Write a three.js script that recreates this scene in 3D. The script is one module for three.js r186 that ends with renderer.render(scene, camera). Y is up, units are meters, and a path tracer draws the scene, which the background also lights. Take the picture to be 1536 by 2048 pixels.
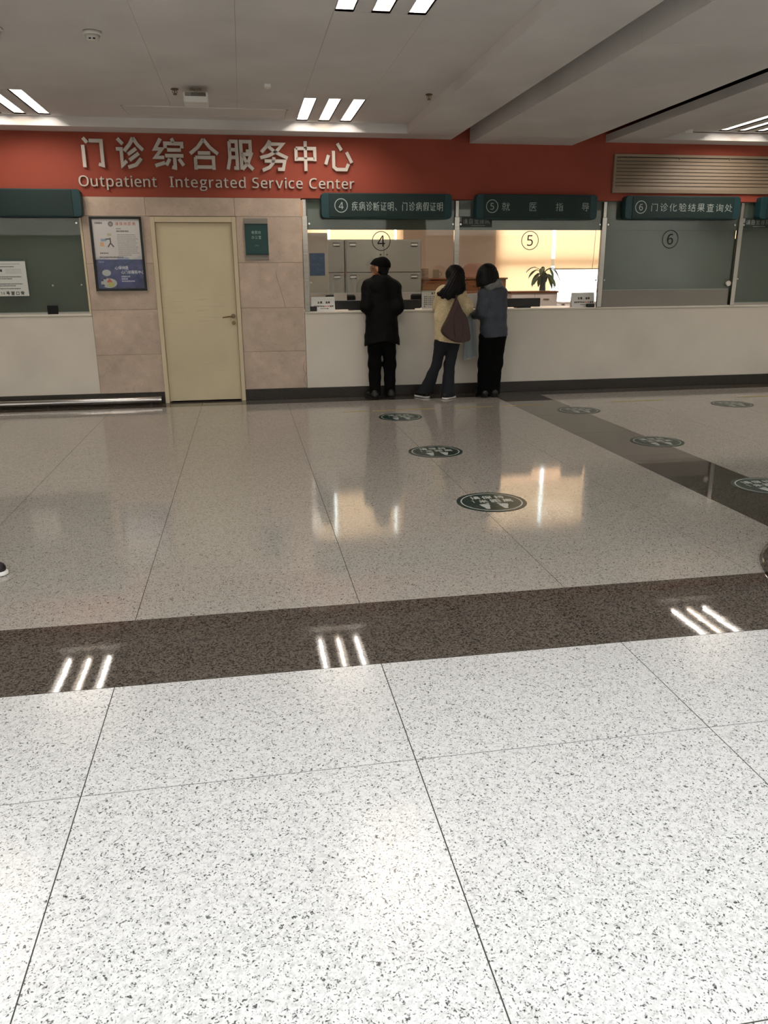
import * as THREE from 'three';
import { RoundedBoxGeometry } from 'three/addons/geometries/RoundedBoxGeometry.js';
import { TextGeometry } from 'three/addons/geometries/TextGeometry.js';
import { FontLoader } from 'three/addons/loaders/FontLoader.js';
import { mergeGeometries } from 'three/addons/utils/BufferGeometryUtils.js';
import { RectAreaLightUniformsLib } from 'three/addons/lights/RectAreaLightUniformsLib.js';

// ---------------------------------------------------------------- camera, sky, lights, exposure
const scene = new THREE.Scene();
const renderer = new THREE.WebGLRenderer({ antialias: true });
renderer.toneMapping = THREE.LinearToneMapping;
renderer.toneMappingExposure = 1.9;
renderer.shadowMap.enabled = true;
RectAreaLightUniformsLib.init();

const camera = new THREE.PerspectiveCamera(66.45, 0.75, 0.05, 120);
camera.position.set(0, 1.4516, 9.682);
camera.rotation.set(-0.2943, -0.17, -0.0076, 'YXZ');

const SKY = 3.2;                                       // overcast, slightly cool
scene.background = new THREE.Color().setRGB(0.93, 0.97, 1.0);
scene.backgroundIntensity = SKY;
const LAMP_POWER = 8, LAMP_GLOW = 1.6;
const LAMP_RGB = [1.0, 0.92, 0.83];

// ---------------------------------------------------------------- helpers
const V = (x, y, z) => new THREE.Vector3(x, y, z);
let seed = 7;
const rnd = () => { seed = (seed * 1664525 + 1013904223) >>> 0; return seed / 4294967296; };
const rr = (a, b) => a + (b - a) * rnd();
const taken = {};
function numbered(n) { const k = (taken[n] = (taken[n] ?? -1) + 1); return k ? `${n}_${String(k).padStart(3, '0')}` : n; }
function shade(o) { o.traverse((m) => { if (m.isMesh) { m.castShadow = true; m.receiveShadow = true; } }); return o; }
function thing(name, label, category, [x, y, z] = [0, 0, 0], turn = 0, group) {
  const o = new THREE.Group(); o.name = numbered(name); scene.add(o);
  o.position.set(x, y, z); o.rotation.y = turn; o.userData = { label, category };
  if (group) o.userData.group = group;
  return o;
}
function single(name, geo, mat, label, category, group) {
  const m = new THREE.Mesh(geo, mat); m.name = numbered(name); m.castShadow = m.receiveShadow = true; scene.add(m);
  m.userData = { label, category }; if (group) m.userData.group = group;
  return m;
}
function struct(name, label, category = 'structure') {
  const o = new THREE.Group(); o.name = name; scene.add(o); o.userData = { kind: 'structure', label, category };
  return o;
}
function part(name, geo, mat, parent, x = 0, y = 0, z = 0) {
  const m = new THREE.Mesh(geo, mat); m.name = name; m.position.set(x, y, z); m.castShadow = m.receiveShadow = true; parent.add(m);
  return m;
}
// uv in metres from the dominant axis of each normal
function muv(g, ou = 0, ov = 0) {
  if (!g.attributes.normal) g.computeVertexNormals();
  const p = g.attributes.position, n = g.attributes.normal, uv = new Float32Array(p.count * 2);
  for (let i = 0; i < p.count; i++) {
    const ax = Math.abs(n.getX(i)), ay = Math.abs(n.getY(i)), az = Math.abs(n.getZ(i));
    const [u, v] = ay >= ax && ay >= az ? [p.getX(i), p.getZ(i)] : az >= ax ? [p.getX(i), p.getY(i)] : [p.getZ(i), p.getY(i)];
    uv[i * 2] = u + ou; uv[i * 2 + 1] = v + ov;
  }
  g.setAttribute('uv', new THREE.BufferAttribute(uv, 2));
  return g;
}
// box between two corners
function bx(x0, x1, y0, y1, z0, z1, r = 0) {
  const w = x1 - x0, h = y1 - y0, d = z1 - z0;
  const g = r ? new RoundedBoxGeometry(w, h, d, 2, Math.min(r, w / 2.01, h / 2.01, d / 2.01)) : new THREE.BoxGeometry(w, h, d);
  g.translate((x0 + x1) / 2, (y0 + y1) / 2, (z0 + z1) / 2);
  return muv(g);
}
function merge(list) {
  const l = list.map((g) => { const q = g.index ? g.toNonIndexed() : g.clone(); for (const k of Object.keys(q.attributes)) if (!['position', 'normal', 'uv'].includes(k)) q.deleteAttribute(k); return q; });
  return mergeGeometries(l);
}
function cyl(r0, r1, h, x, y, z, axis = 'y', n = 24) {
  const g = new THREE.CylinderGeometry(r1, r0, h, n);
  if (axis === 'x') g.rotateZ(-Math.PI / 2);
  if (axis === 'z') g.rotateX(Math.PI / 2);
  return g.translate(x, y, z);
}
function tube(pts, r, n = 24, rad = 8) { return new THREE.TubeGeometry(new THREE.CatmullRomCurve3(pts.map((p) => V(...p))), n, r, rad, false); }
function lathe(pts, n = 28) { return new THREE.LatheGeometry(pts.map(([r, y]) => new THREE.Vector2(r, y)), n); }

// ---------------------------------------------------------------- textures
function hash(x, y, s) { let h = (x * 374761393 + y * 668265263 + s * 974711) | 0; h = Math.imul(h ^ (h >>> 13), 1274126177); return ((h ^ (h >>> 16)) >>> 0) / 4294967296; }
function noise(x, y, per, s) {              // tileable value noise, lattice of `per` cells
  const xi = Math.floor(x), yi = Math.floor(y), fx = x - xi, fy = y - yi, u = fx * fx * (3 - 2 * fx), v = fy * fy * (3 - 2 * fy);
  const m = (a) => ((a % per) + per) % per, a = hash(m(xi), m(yi), s), b = hash(m(xi + 1), m(yi), s), c = hash(m(xi), m(yi + 1), s), d = hash(m(xi + 1), m(yi + 1), s);
  return a + (b - a) * u + (c - a) * v + (a - b - c + d) * u * v;
}
function dataTex(n, metres, fn, srgb = true) {
  const d = new Uint8Array(n * n * 4);
  for (let j = 0; j < n; j++) for (let i = 0; i < n; i++) {
    const c = fn(i / n, j / n), o = (j * n + i) * 4;
    for (let k = 0; k < 3; k++) d[o + k] = Math.max(0, Math.min(255, (Array.isArray(c) ? c[k] : c) * 255));
    d[o + 3] = 255;
  }
  const t = new THREE.DataTexture(d, n, n); t.wrapS = t.wrapT = THREE.RepeatWrapping; t.magFilter = THREE.LinearFilter; t.minFilter = THREE.LinearMipmapLinearFilter; t.generateMipmaps = true;
  if (srgb) t.colorSpace = THREE.SRGBColorSpace;
  t.repeat.set(1 / metres, 1 / metres); t.needsUpdate = true;
  return t;
}
const fbm = (u, v, per, s, o = 4) => { let a = 0, w = 0.5, t = 0; for (let k = 0; k < o; k++) { a += w * noise(u * per, v * per, per, s + k); t += w; w *= 0.5; per *= 2; } return a / t; };
const clamp = (x, a = 0, b = 1) => Math.max(a, Math.min(b, x)), sst = (x, a, b) => { const t = clamp((x - a) / (b - a)); return t * t * (3 - 2 * t); };
// pale granite: white ground, grey clouds, short dark flecks (2 m square)
const graniteTex = dataTex(2048, 2, (u, v) => {
  const w = (noise(u * 190, v * 190, 190, 3) - 0.5) * 0.005, w2 = (noise(u * 170, v * 170, 170, 4) - 0.5) * 0.005;
  const cloud = noise(u * 300, v * 300, 300, 11) * 0.6 + noise(u * 150, v * 150, 150, 12) * 0.4;
  const fl = noise((u + w) * 520, (v + w2) * 520, 520, 21) * 0.72 + noise(u * 1000, v * 1000, 1000, 22) * 0.28;
  const mid = noise((u - w) * 560, (v + w) * 560, 560, 31);
  let c = 0.95 - 0.06 * sst(cloud, 0.42, 0.72) - 0.09 * sst(mid, 0.58, 0.9) + (hash(u * 2048 | 0, v * 2048 | 0, 5) - 0.5) * 0.05;
  c -= 0.72 * sst(fl, 0.665, 0.84) * (0.55 + 0.45 * noise(u * 260, v * 260, 260, 23));
  return [c, c * 0.998, c * 0.99];
});
// dark grey-brown granite with black mica (1.5 m square)
const darkGraniteTex = dataTex(1024, 1.2, (u, v) => {
  const w = (noise(u * 90, v * 90, 90, 3) - 0.5) * 0.008;
  const a = noise((u + w) * 190, v * 190, 190, 41) * 0.5 + noise(u * 430, (v + w) * 430, 430, 42) * 0.5, b = noise(u * 260, v * 260, 260, 43);
  let c = 0.62 - 0.34 * sst(a, 0.46, 0.78) + 0.10 * sst(b, 0.6, 0.85) + (hash(u * 1024 | 0, v * 1024 | 0, 6) - 0.5) * 0.10;
  return [c * 1.02, c * 0.99, c * 0.95];
});
// pinkish beige limestone (2 m square)
const stoneTex = dataTex(1024, 2, (u, v) => {
  const n = fbm(u, v, 6, 51, 6), m = fbm(u, v, 22, 57, 4), k = noise(u * 170, v * 170, 170, 59);
  const vein = sst(Math.abs(fbm(u, v, 5, 61, 5) - 0.5), 0.0, 0.018);
  let c = 0.88 + (n - 0.5) * 0.16 + (m - 0.5) * 0.13 - 0.06 * sst(k, 0.75, 0.95);
  c *= 0.97 + 0.03 * vein;
  return [c, c * 0.985, c * 0.965];
});
// painted/plaster surfaces: faint blotches
const plasterTex = dataTex(512, 2.5, (u, v) => { const c = 0.95 + (fbm(u, v, 5, 71, 5) - 0.5) * 0.10; return [c, c, c]; });
const scuffTex = dataTex(512, 2.2, (u, v) => {
  const s = sst(noise(u * 9, v * 160, 9, 81), 0.80, 0.95) * sst(fbm(u, v, 6, 83, 3), 0.52, 0.7);
  const c = 0.95 + (fbm(u, v, 4, 85, 5) - 0.5) * 0.12 - 0.05 * s; return [c, c * 0.995, c * 0.98];
});
const rough8 = dataTex(512, 1.2, (u, v) => 0.5 + (fbm(u, v, 12, 91, 5) - 0.5) * 0.5, false);
const clothTex = dataTex(256, 0.25, (u, v) => { const c = 0.86 + (noise(u * 64, v * 64, 64, 93) - 0.5) * 0.22 + (fbm(u, v, 6, 95, 3) - 0.5) * 0.16; return [c, c, c]; });
const woodTex = dataTex(512, 1.0, (u, v) => { const g = fbm(u, v, 4, 97, 3), r = noise(u * 8 + g * 3, v * 120, 120, 99); const c = 0.8 + (r - 0.5) * 0.28 + (g - 0.5) * 0.2; return [c, c * 0.96, c * 0.92]; });
const brushTex = dataTex(256, 0.3, (u, v) => 0.5 + (noise(u * 4, v * 128, 128, 101) - 0.5) * 0.5, false);
const bumpFloor = dataTex(512, 0.9, (u, v) => fbm(u, v, 7, 103, 4), false);

// ---------------------------------------------------------------- materials
const std = (o) => new THREE.MeshStandardMaterial(o), phys = (o) => new THREE.MeshPhysicalMaterial(o);
const M = {
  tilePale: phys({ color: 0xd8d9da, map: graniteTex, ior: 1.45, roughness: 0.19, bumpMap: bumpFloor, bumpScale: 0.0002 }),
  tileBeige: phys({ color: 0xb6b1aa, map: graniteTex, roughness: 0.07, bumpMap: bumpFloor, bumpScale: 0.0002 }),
  tileDark: phys({ color: 0x908a84, map: darkGraniteTex, ior: 1.4, roughness: 0.035, bumpMap: bumpFloor, bumpScale: 0.00012 }),
  bed: std({ color: 0x3a3733, roughness: 0.95 }),
  baseStone: std({ color: 0x4e4841, map: darkGraniteTex, roughness: 0.35 }),
  stone: std({ color: 0xdac8b8, map: stoneTex, roughness: 0.45 }),
  stoneB: std({ color: 0xdecbbb, map: stoneTex, roughness: 0.45 }),
  joint: std({ color: 0x6f6459, roughness: 0.95 }),
  orange: std({ color: 0xa34a36, map: plasterTex, roughness: 0.75 }),
  ceiling: std({ color: 0xe2dedb, map: plasterTex, roughness: 0.8 }),
  plenum: std({ color: 0x3c3732, roughness: 0.95 }),
  wallPale: std({ color: 0xd8d3c9, map: plasterTex, roughness: 0.8 }),
  counter: std({ color: 0xe4ddd0, map: plasterTex, roughness: 0.5 }),
  cream: std({ color: 0xdcd0b0, map: scuffTex, roughness: 0.5 }),
  creamFrame: std({ color: 0xdccdae, map: plasterTex, roughness: 0.5 }),
  steel: std({ color: 0xc2beb8, metalness: 1, roughness: 0.32, roughnessMap: brushTex }),
  steelSatin: std({ color: 0xb6b0a8, metalness: 0.85, roughness: 0.42 }),
  chrome: std({ color: 0xd0d0d0, metalness: 1, roughness: 0.14 }),
  brass: std({ color: 0x8d7a60, metalness: 1, roughness: 0.35 }),
  letter: std({ color: 0xc9c1b8, metalness: 0.25, roughness: 0.5 }),
  glass: phys({ color: 0xf1f5f2, transmission: 1, roughness: 0.02, thickness: 0, ior: 1.52 }),
  clearGlass: phys({ color: 0xffffff, transmission: 1, roughness: 0.02, thickness: 0, ior: 1.5 }),
  acrylic: phys({ color: 0xffffff, transmission: 1, roughness: 0.16, thickness: 0, ior: 1.45 }),
  glassEdge: std({ color: 0xaebfb6, roughness: 0.2 }),
  shutter: std({ color: 0x666c65, map: plasterTex, roughness: 0.7 }),
  greyPanel: std({ color: 0x8f8a82, map: plasterTex, roughness: 0.45 }),
  green: std({ color: 0x0d2927, roughness: 0.6 }),
  teal: std({ color: 0x103b40, roughness: 0.5 }),
  black: std({ color: 0x141312, roughness: 0.45 }),
  blackMatte: std({ color: 0x0f0e0e, roughness: 0.85 }),
  white: std({ color: 0xe6e4e0, roughness: 0.5 }),
  paper: std({ color: 0xd9d9d6, roughness: 0.8 }),
  plastic: std({ color: 0xd8d3ca, roughness: 0.45 }),
  cabinet: std({ color: 0x9d9b95, roughness: 0.45, map: plasterTex }),
  wood: std({ color: 0x9a5f38, map: woodTex, roughness: 0.5 }),
  woodPale: std({ color: 0xb59a7c, map: woodTex, roughness: 0.6 }),
  officeWall: std({ color: 0xc4ad9b, map: plasterTex, roughness: 0.85 }),
  officeFloor: std({ color: 0x8f887d, roughness: 0.4 }),
  blind: phys({ color: new THREE.Color().setRGB(0.78, 0.49, 0.28), transmission: 0.55, roughness: 1, thickness: 0, side: THREE.DoubleSide }),
  vent: std({ color: 0x95846f, roughness: 0.5, map: plasterTex }),
  skin: std({ color: 0xa9785e, roughness: 0.6 }),
  hair: phys({ color: 0x0a0808, specularIntensity: 0.5, roughness: 0.55 }),
  coatBlack: phys({ color: 0x0b0b0c, map: clothTex, specularIntensity: 0.35, roughness: 0.75 }),
  trouserBlack: phys({ color: 0x0a0a0b, map: clothTex, specularIntensity: 0.3, roughness: 0.9 }),
  denim: std({ color: 0x1b2028, map: clothTex, roughness: 0.9 }),
  sweater: std({ color: 0xf3dfb2, map: clothTex, roughness: 0.95 }),
  puffer: std({ color: 0x434b58, map: clothTex, roughness: 0.6 }),
  fleece: std({ color: 0x8f928f, map: clothTex, roughness: 1 }),
  leather: std({ color: 0x4a2f2a, map: clothTex, roughness: 0.5 }),
  leaf: phys({ color: 0x44522f, roughness: 0.5, transmission: 0.15, thickness: 0, side: THREE.DoubleSide }),
  film: phys({ color: 0xa7b0b2, transmission: 0.45, roughness: 0.55, thickness: 0, side: THREE.DoubleSide }),
  tape: std({ color: 0x9c8748, roughness: 0.6 }),
  darkPanel: std({ color: 0x8f8a80, map: stoneTex, roughness: 0.6 }),
  coatWhite: std({ color: 0xdad8d2, map: clothTex, roughness: 0.9 }),
  mirrorSteel: std({ color: 0xb9b6b2, metalness: 1, roughness: 0.2 }),
};
const lampMat = new THREE.MeshStandardMaterial({ color: 0xffffff, emissive: new THREE.Color().setRGB(...LAMP_RGB), emissiveIntensity: LAMP_GLOW });
const reflector = std({ color: 0xf2eee8, roughness: 0.35 });

// ---------------------------------------------------------------- stroke glyphs on a 100 x 100 grid (y down)
const G = {
  门: '18,6 32,20;15,28 15,96;40,14 86,14 86,90 70,86', 诊: '12,6 28,22;4,38 22,38 22,88 38,74;66,3 52,24 32,44;66,3 80,24 98,40;74,36 44,54;82,50 48,72;90,66 70,86 42,94',
  综: '28,4 8,36 30,36 8,62 36,62;6,88 38,78;64,3 70,16;42,32 42,18 96,18 96,32;48,38 92,38;40,56 99,56;70,56 70,94 60,92;54,66 42,86;84,66 98,86',
  合: '50,3 30,28 4,48;50,3 70,28 96,48;30,46 70,46;20,60 80,60 80,98;20,60 20,98;20,90 80,90', 服: '14,8 14,60 5,96;14,8 40,8 40,92 28,92;14,34 40,34;14,58 40,58;56,96 56,8 90,8 90,38 74,38;56,48 92,48 80,74 58,96;62,52 76,78 98,96',
  务: '38,3 26,22 8,40;36,14 80,14 60,36 34,50 4,58;28,18 52,38 96,58;18,68 86,68 80,94 62,94;50,56 46,74 34,88 10,98', 中: '12,26 88,26 88,66;12,26 12,66;12,60 88,60;50,3 50,98', 心: '14,46 4,76;32,32 32,84 42,92 76,92 84,74;46,8 60,30;78,36 96,70',
  疾: '50,2 56,12;22,14 96,14;22,14 22,60 8,96;6,26 14,38;4,62 16,54;48,22 36,44;42,34 88,34;32,58 96,58;62,34 62,60 50,80 30,96;64,62 78,82 96,96', 病: '50,2 56,12;22,14 96,14;22,14 22,60 8,96;6,26 14,38;4,62 16,54;34,30 94,30;36,46 36,96;36,46 92,46 92,94 82,90;64,30 62,56 46,80;64,58 80,76',
  断: '8,10 8,88 50,88;29,8 29,80;14,20 20,36;44,20 38,36;12,46 50,46;29,46 14,68;30,50 46,66;90,6 60,16 60,60 52,96;60,42 98,42;80,42 80,98', 证: '14,8 26,20;4,36 20,36 20,88 36,74;40,14 96,14;68,14 68,90;68,48 92,48;46,40 46,90;34,90 98,90',
  明: '8,14 38,14 38,76 8,76 8,14;8,44 38,44;54,8 54,62 42,96;54,8 92,8 92,94 78,90;54,34 92,34;54,60 92,60', '、': '10,66 34,92', 假: '26,4 6,48;17,32 17,96;36,10 60,10 60,34 36,34;36,10 36,96;36,52 60,52;36,70 60,70;68,10 92,10 92,38 68,38;68,52 92,52 80,76 60,96;70,58 80,76 98,94',
  就: '26,2 32,14;4,18 54,18;12,30 46,30 46,50 12,50 12,30;29,50 29,92 20,88;14,62 6,82;42,62 52,80;56,34 98,34;72,6 72,50 56,96;80,36 80,88 96,90 96,76;84,12 94,26', 医: '10,8 92,8;10,8 10,94 94,94;36,16 22,40;34,28 82,28;20,52 90,52;56,28 54,56 24,84;58,56 84,82',
  指: '4,28 38,28;22,4 22,92 10,86;4,62 38,50;88,12 52,26;52,6 52,42 92,42 92,32;50,54 90,54 90,96;50,54 50,96;50,74 90,74;50,92 90,92', 导: '18,8 80,8 80,28 18,28;18,8 18,46 90,46 90,34;4,62 96,62;70,50 70,94 54,90;26,70 38,84',
  化: '32,4 6,52;20,36 20,96;90,22 50,50;54,6 54,82 64,90 92,90 94,72', 验: '6,10 32,10 30,46;14,10 12,46 38,46 34,90 24,84;4,70 28,62;66,4 42,38;66,4 96,36;54,40 84,40;46,54 52,72;64,50 68,68;92,50 80,84;42,90 98,90',
  结: '26,4 8,34 30,34 8,60 36,56;4,86 38,76;42,22 98,22;70,4 70,44;48,44 94,44;50,58 90,58 90,94;50,58 50,94;50,90 90,90', 果: '18,8 82,8 82,48 18,48 18,8;18,28 82,28;50,8 50,98;4,62 96,62;46,64 6,92;54,64 94,92',
  查: '6,16 94,16;50,2 50,42;46,18 8,42;54,18 92,42;24,46 76,46 76,80 24,80 24,46;24,63 76,63;6,94 94,94', 询: '14,8 26,20;4,36 20,36 20,88 36,74;54,4 40,38;48,22 94,22 92,94 78,88;48,40 74,40 74,78 48,78 48,40;48,58 74,58', 处: '28,6 8,52;24,26 50,26 34,66 6,94;16,44 40,76 96,94;70,6 70,78;72,30 94,50',
  请: '14,8 26,20;4,36 20,36 20,88 34,74;42,16 94,16;68,4 68,44;46,30 90,30;38,44 98,44;48,54 48,98;48,54 90,54 90,96 80,92;48,68 90,68;48,80 90,80', 自: '50,2 40,16;18,16 84,16 84,96;18,16 18,96;18,42 84,42;18,66 84,66;18,90 84,90',
  觉: '18,4 26,18;48,2 52,16;82,4 72,18;8,38 8,24 92,24 92,38;26,40 26,72;26,40 74,40 74,70;50,48 46,74 14,96;56,70 56,90 90,92 92,78', 排: '4,28 36,28;22,4 22,92 10,86;4,62 36,50;58,4 58,96;74,4 74,96;40,22 58,22;40,46 58,46;38,70 58,70;74,22 96,22;74,46 94,46;74,70 98,70',
  队: '10,8 10,98;10,8 36,8 26,36 38,58 22,66;68,6 62,50 40,94;66,40 78,72 98,94', 收: '14,20 14,66 36,58;36,6 36,96;62,4 44,46;56,26 96,26;84,28 74,64 44,96;56,36 72,70 98,94', 款: '28,2 28,28;6,14 52,14;12,28 48,28;6,44 54,44;10,58 50,58;30,58 30,92 22,90;16,68 8,84;42,68 50,82;66,4 56,36;64,22 94,22 86,40;76,32 70,66 52,96;76,56 98,94',
  办: '8,34 72,34 66,92 46,84;42,6 40,50 10,96;14,52 6,74;84,50 94,74', 公: '36,8 8,48;62,8 94,48;48,44 22,88 72,82;62,62 84,94', 室: '50,2 54,12;8,32 8,18 92,18 92,32;20,34 80,34;44,36 26,54 74,52;62,42 82,60;50,58 50,94;20,74 80,74;6,94 94,94',
  发: '24,10 16,34 90,34;46,4 36,54 6,94;36,52 80,52 60,80 24,96;40,56 60,78 96,96;68,8 82,22', 票: '8,8 92,8;16,20 84,20 84,42 16,42 16,20;38,8 38,42;62,8 62,42;20,54 80,54;6,68 94,68;50,68 50,94 40,92;28,76 12,92;72,76 88,92',
  清: '10,8 24,20;4,34 18,46;4,92 24,60;40,16 94,16;67,4 67,44;44,30 90,30;34,44 98,44;46,54 46,98;46,54 90,54 90,96 80,92;46,68 90,68;46,80 90,80', 单: '30,2 40,14;70,2 60,14;18,18 82,18 82,56 18,56 18,18;18,37 82,37;50,18 50,98;4,74 96,74',
  号: '24,6 76,6 76,32 24,32 24,6;6,48 94,48;34,48 30,64 76,64 72,92 54,88', 窗: '50,2 52,10;10,26 10,14 90,14 90,26;36,20 20,34;64,20 82,32;50,30 42,40;20,42 80,42 80,96 20,96 20,42;44,48 30,66;42,54 66,54 36,88;44,66 62,80', 口: '16,18 84,18 84,88 16,88 16,18',
  旁: '50,2 50,12;12,14 88,14;32,18 38,30;68,18 62,30;8,46 8,34 92,34 92,46;50,42 54,52;10,56 90,56;42,56 34,78 12,96;38,70 74,70 70,94 56,90', 保: '26,4 6,48;17,32 17,96;42,8 88,8 88,38 42,38 42,8;32,54 98,54;65,38 65,98;62,58 34,88;68,58 96,86',
  持: '4,28 38,28;22,4 22,92 10,86;4,62 38,50;46,20 92,20;69,4 69,40;40,40 98,40;42,60 98,60;82,44 82,94 68,90;52,68 60,82', 米: '50,4 50,98;6,46 94,46;20,12 32,34;80,12 68,34;46,50 8,90;54,50 94,90', 距: '8,8 40,8 40,34 8,34 8,8;24,34 24,84;24,56 42,56;8,50 8,88;2,92 44,80;54,8 96,8;54,8 54,92 98,92;54,32 90,32 90,62 54,62',
  离: '50,2 50,12;6,14 94,14;34,22 66,42;64,22 36,42;18,20 18,48 82,48 82,20;50,48 46,58;12,60 12,98;12,60 88,60 88,96 76,92;46,62 34,82 66,80;58,70 72,86',
};
const strokes = (ch) => (G[ch] || '').split(';').filter(Boolean).map((s) => s.split(' ').map((p) => p.split(',').map(Number)));
function glyph(c, ch, x, y, w, h, lw, color) {
  c.save(); c.strokeStyle = c.fillStyle = color; c.lineWidth = lw; c.lineCap = 'butt'; c.lineJoin = 'miter';
  if (G[ch]) for (const s of strokes(ch)) { c.beginPath(); s.forEach(([a, b], i) => c[i ? 'lineTo' : 'moveTo'](x + a / 100 * w, y + b / 100 * h)); c.stroke(); }
  else { c.font = `${h * 1.18}px sans-serif`; c.textBaseline = 'alphabetic'; c.textAlign = 'center'; c.fillText(ch, x + w / 2, y + h * 0.95); }
  c.restore();
}
function line(c, str, x, y, w, h, step, lw, color) { [...str].forEach((ch, i) => { if (ch !== ' ') glyph(c, ch, x + i * step, y, w, h, lw, color); }); }
function canvas(w, h, draw) {
  const cv = document.createElement('canvas'); cv.width = w; cv.height = h; const c = cv.getContext('2d'); draw(c, w, h);
  const t = new THREE.CanvasTexture(cv); t.colorSpace = THREE.SRGBColorSpace; return t;
}
// one solid character: every stroke a mitred ribbon, extruded
function solidGlyph(ch, w, h, lw, depth) {
  const out = [];
  for (const s of strokes(ch)) {
    const p = s.map(([a, b]) => new THREE.Vector2(a / 100 * w, (1 - b / 100) * h)), L = [], R = [];
    for (let i = 0; i < p.length; i++) {
      const d0 = i ? p[i].clone().sub(p[i - 1]).normalize() : null, d1 = i < p.length - 1 ? p[i + 1].clone().sub(p[i]).normalize() : null;
      const d = (d0 && d1) ? d0.clone().add(d1).normalize() : (d0 || d1).clone(), n = new THREE.Vector2(-d.y, d.x);
      const k = d0 && d1 ? 1 / Math.max(0.45, d.dot(d1)) : 1;
      L.push(p[i].clone().addScaledVector(n, lw / 2 * k)); R.unshift(p[i].clone().addScaledVector(n, -lw / 2 * k));
    }
    out.push(new THREE.ExtrudeGeometry(new THREE.Shape([...L, ...R]), { depth, bevelEnabled: true, bevelThickness: 0.003, bevelSize: 0.002, bevelSegments: 1 }));
  }
  return merge(out);
}

// ---------------------------------------------------------------- floor: granite slabs on a bed
const XMIN = -7, XMAX = 11, ZMAX = 14, ZC = 9.0, HA = 7.2;   // ZC: where the low ceiling ends and the sky-lit atrium begins
const floor = struct('floor', 'polished granite slab floor of the hall with dark bands', 'floor');
part('floor_bed', bx(XMIN, XMAX, -0.2, -0.0012, -1.0, ZMAX), M.bed, floor);
{
  const cache = {}, offs = [[0, 0], [0.71, 0.37], [1.33, 1.1], [0.4, 1.62], [1.7, 0.85]], gap = 0.0018;
  const tile = (x0, x1, z0, z1, mat, name) => {
    const w = x1 - x0, d = z1 - z0; if (w < 0.03 || d < 0.03) return;
    const v = Math.floor(rnd() * offs.length), k = [w.toFixed(3), d.toFixed(3), v].join();
    const g = (cache[k] ??= muv(new THREE.BoxGeometry(w - gap * 2, 0.014, d - gap * 2), ...offs[v]));
    part(name, g, mat, floor, (x0 + x1) / 2, -0.007, (z0 + z1) / 2);
  };
  const cuts = (a, b, org) => { const l = [a]; for (let k = Math.ceil((a - org) + 1e-6); org + k < b - 1e-6; k++) l.push(org + k); l.push(b); return l; };
  const zr = [0.34, 0.777, 1.777, 2.778, 3.779, 4.778, 5.776, 6.372], zf = [6.969, 7.612, 8.612, 9.612, 10.612, 11.612, 12.612, ZMAX];
  const rows = (xs, zs, mat, name) => { for (let i = 0; i + 1 < xs.length; i++) for (let j = 0; j + 1 < zs.length; j++) tile(xs[i], xs[i + 1], zs[j], zs[j + 1], mat, name); };
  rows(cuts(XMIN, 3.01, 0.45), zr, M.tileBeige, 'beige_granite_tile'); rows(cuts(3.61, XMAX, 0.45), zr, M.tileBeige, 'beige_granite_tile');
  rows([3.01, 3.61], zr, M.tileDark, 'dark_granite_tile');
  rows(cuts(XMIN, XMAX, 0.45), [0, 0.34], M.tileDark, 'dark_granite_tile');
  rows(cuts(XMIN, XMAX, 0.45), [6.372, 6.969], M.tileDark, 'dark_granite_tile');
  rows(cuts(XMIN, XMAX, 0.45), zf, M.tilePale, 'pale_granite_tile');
}

// ---------------------------------------------------------------- service wall (z = 0)
const wall = struct('wall_back', 'orange and stone service wall behind the counters', 'wall');
part('orange_band', bx(XMIN, XMAX, 2.305, 3.4, -0.22, 0), M.orange, wall);
part('wall_core', merge([bx(-1.72, -0.94, 0, 2.305, -0.22, -0.026), bx(-0.09, 0.715, 0, 2.305, -0.22, -0.026), bx(-0.94, -0.09, 2.045, 2.305, -0.22, -0.026)]), M.joint, wall);
{
  const slab = (x0, x1, y0, y1, i) => { const g = bx(x0 + 0.0014, x1 - 0.0014, y0 + 0.0014, y1 - 0.0014, -0.026, 0, 0.0015); muv(g, rr(0, 2), rr(0, 2)); part('stone_panel', g, i % 2 ? M.stoneB : M.stone, wall); };
  const ys = [0.131, 0.58, 1.09, 1.60, 2.106];
  for (let k = 0; k < 4; k++) { slab(-1.72, -0.986, ys[k], ys[k + 1], k); slab(-0.034, 0.715, ys[k], ys[k + 1], k + 1); }
  slab(-1.72, -1.026, 2.106, 2.305, 1); slab(-1.026, -0.04, 2.106, 2.305, 0); slab(-0.04, 0.715, 2.106, 2.305, 1);
  const crack = (pts) => part('crack', tube(pts, 0.0016, 24, 5), M.joint, wall);
  crack([[0.395, 1.51, 0], [0.405, 1.42, 0], [0.433, 1.33, 0], [0.455, 1.24, 0], [0.478, 1.15, 0], [0.486, 1.095, 0]]);
  crack([[0.69, 0.45, 0], [0.675, 0.36, 0], [0.70, 0.3, 0], [0.68, 0.22, 0], [0.712, 0.15, 0]]);
}
part('rear_core', merge([bx(XMIN, 0.3, -0.2, 3.4, -1.0, -0.9), bx(XMIN, 0.3, 3.3, 3.4, -0.9, -0.22)]), M.plenum, wall);
const bbL = struct('baseboard_left', 'dark granite skirting left of the cream door', 'skirting'), bbR = struct('baseboard_right', 'dark granite skirting right of the cream door', 'skirting');
part('skirting_slab', bx(XMIN, -0.987, 0, 0.135, -0.03, 0.012, 0.003), M.baseStone, bbL);
part('skirting_slab', bx(-0.033, XMAX, 0, 0.128, -0.03, 0.012, 0.003), M.baseStone, bbR);

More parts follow.
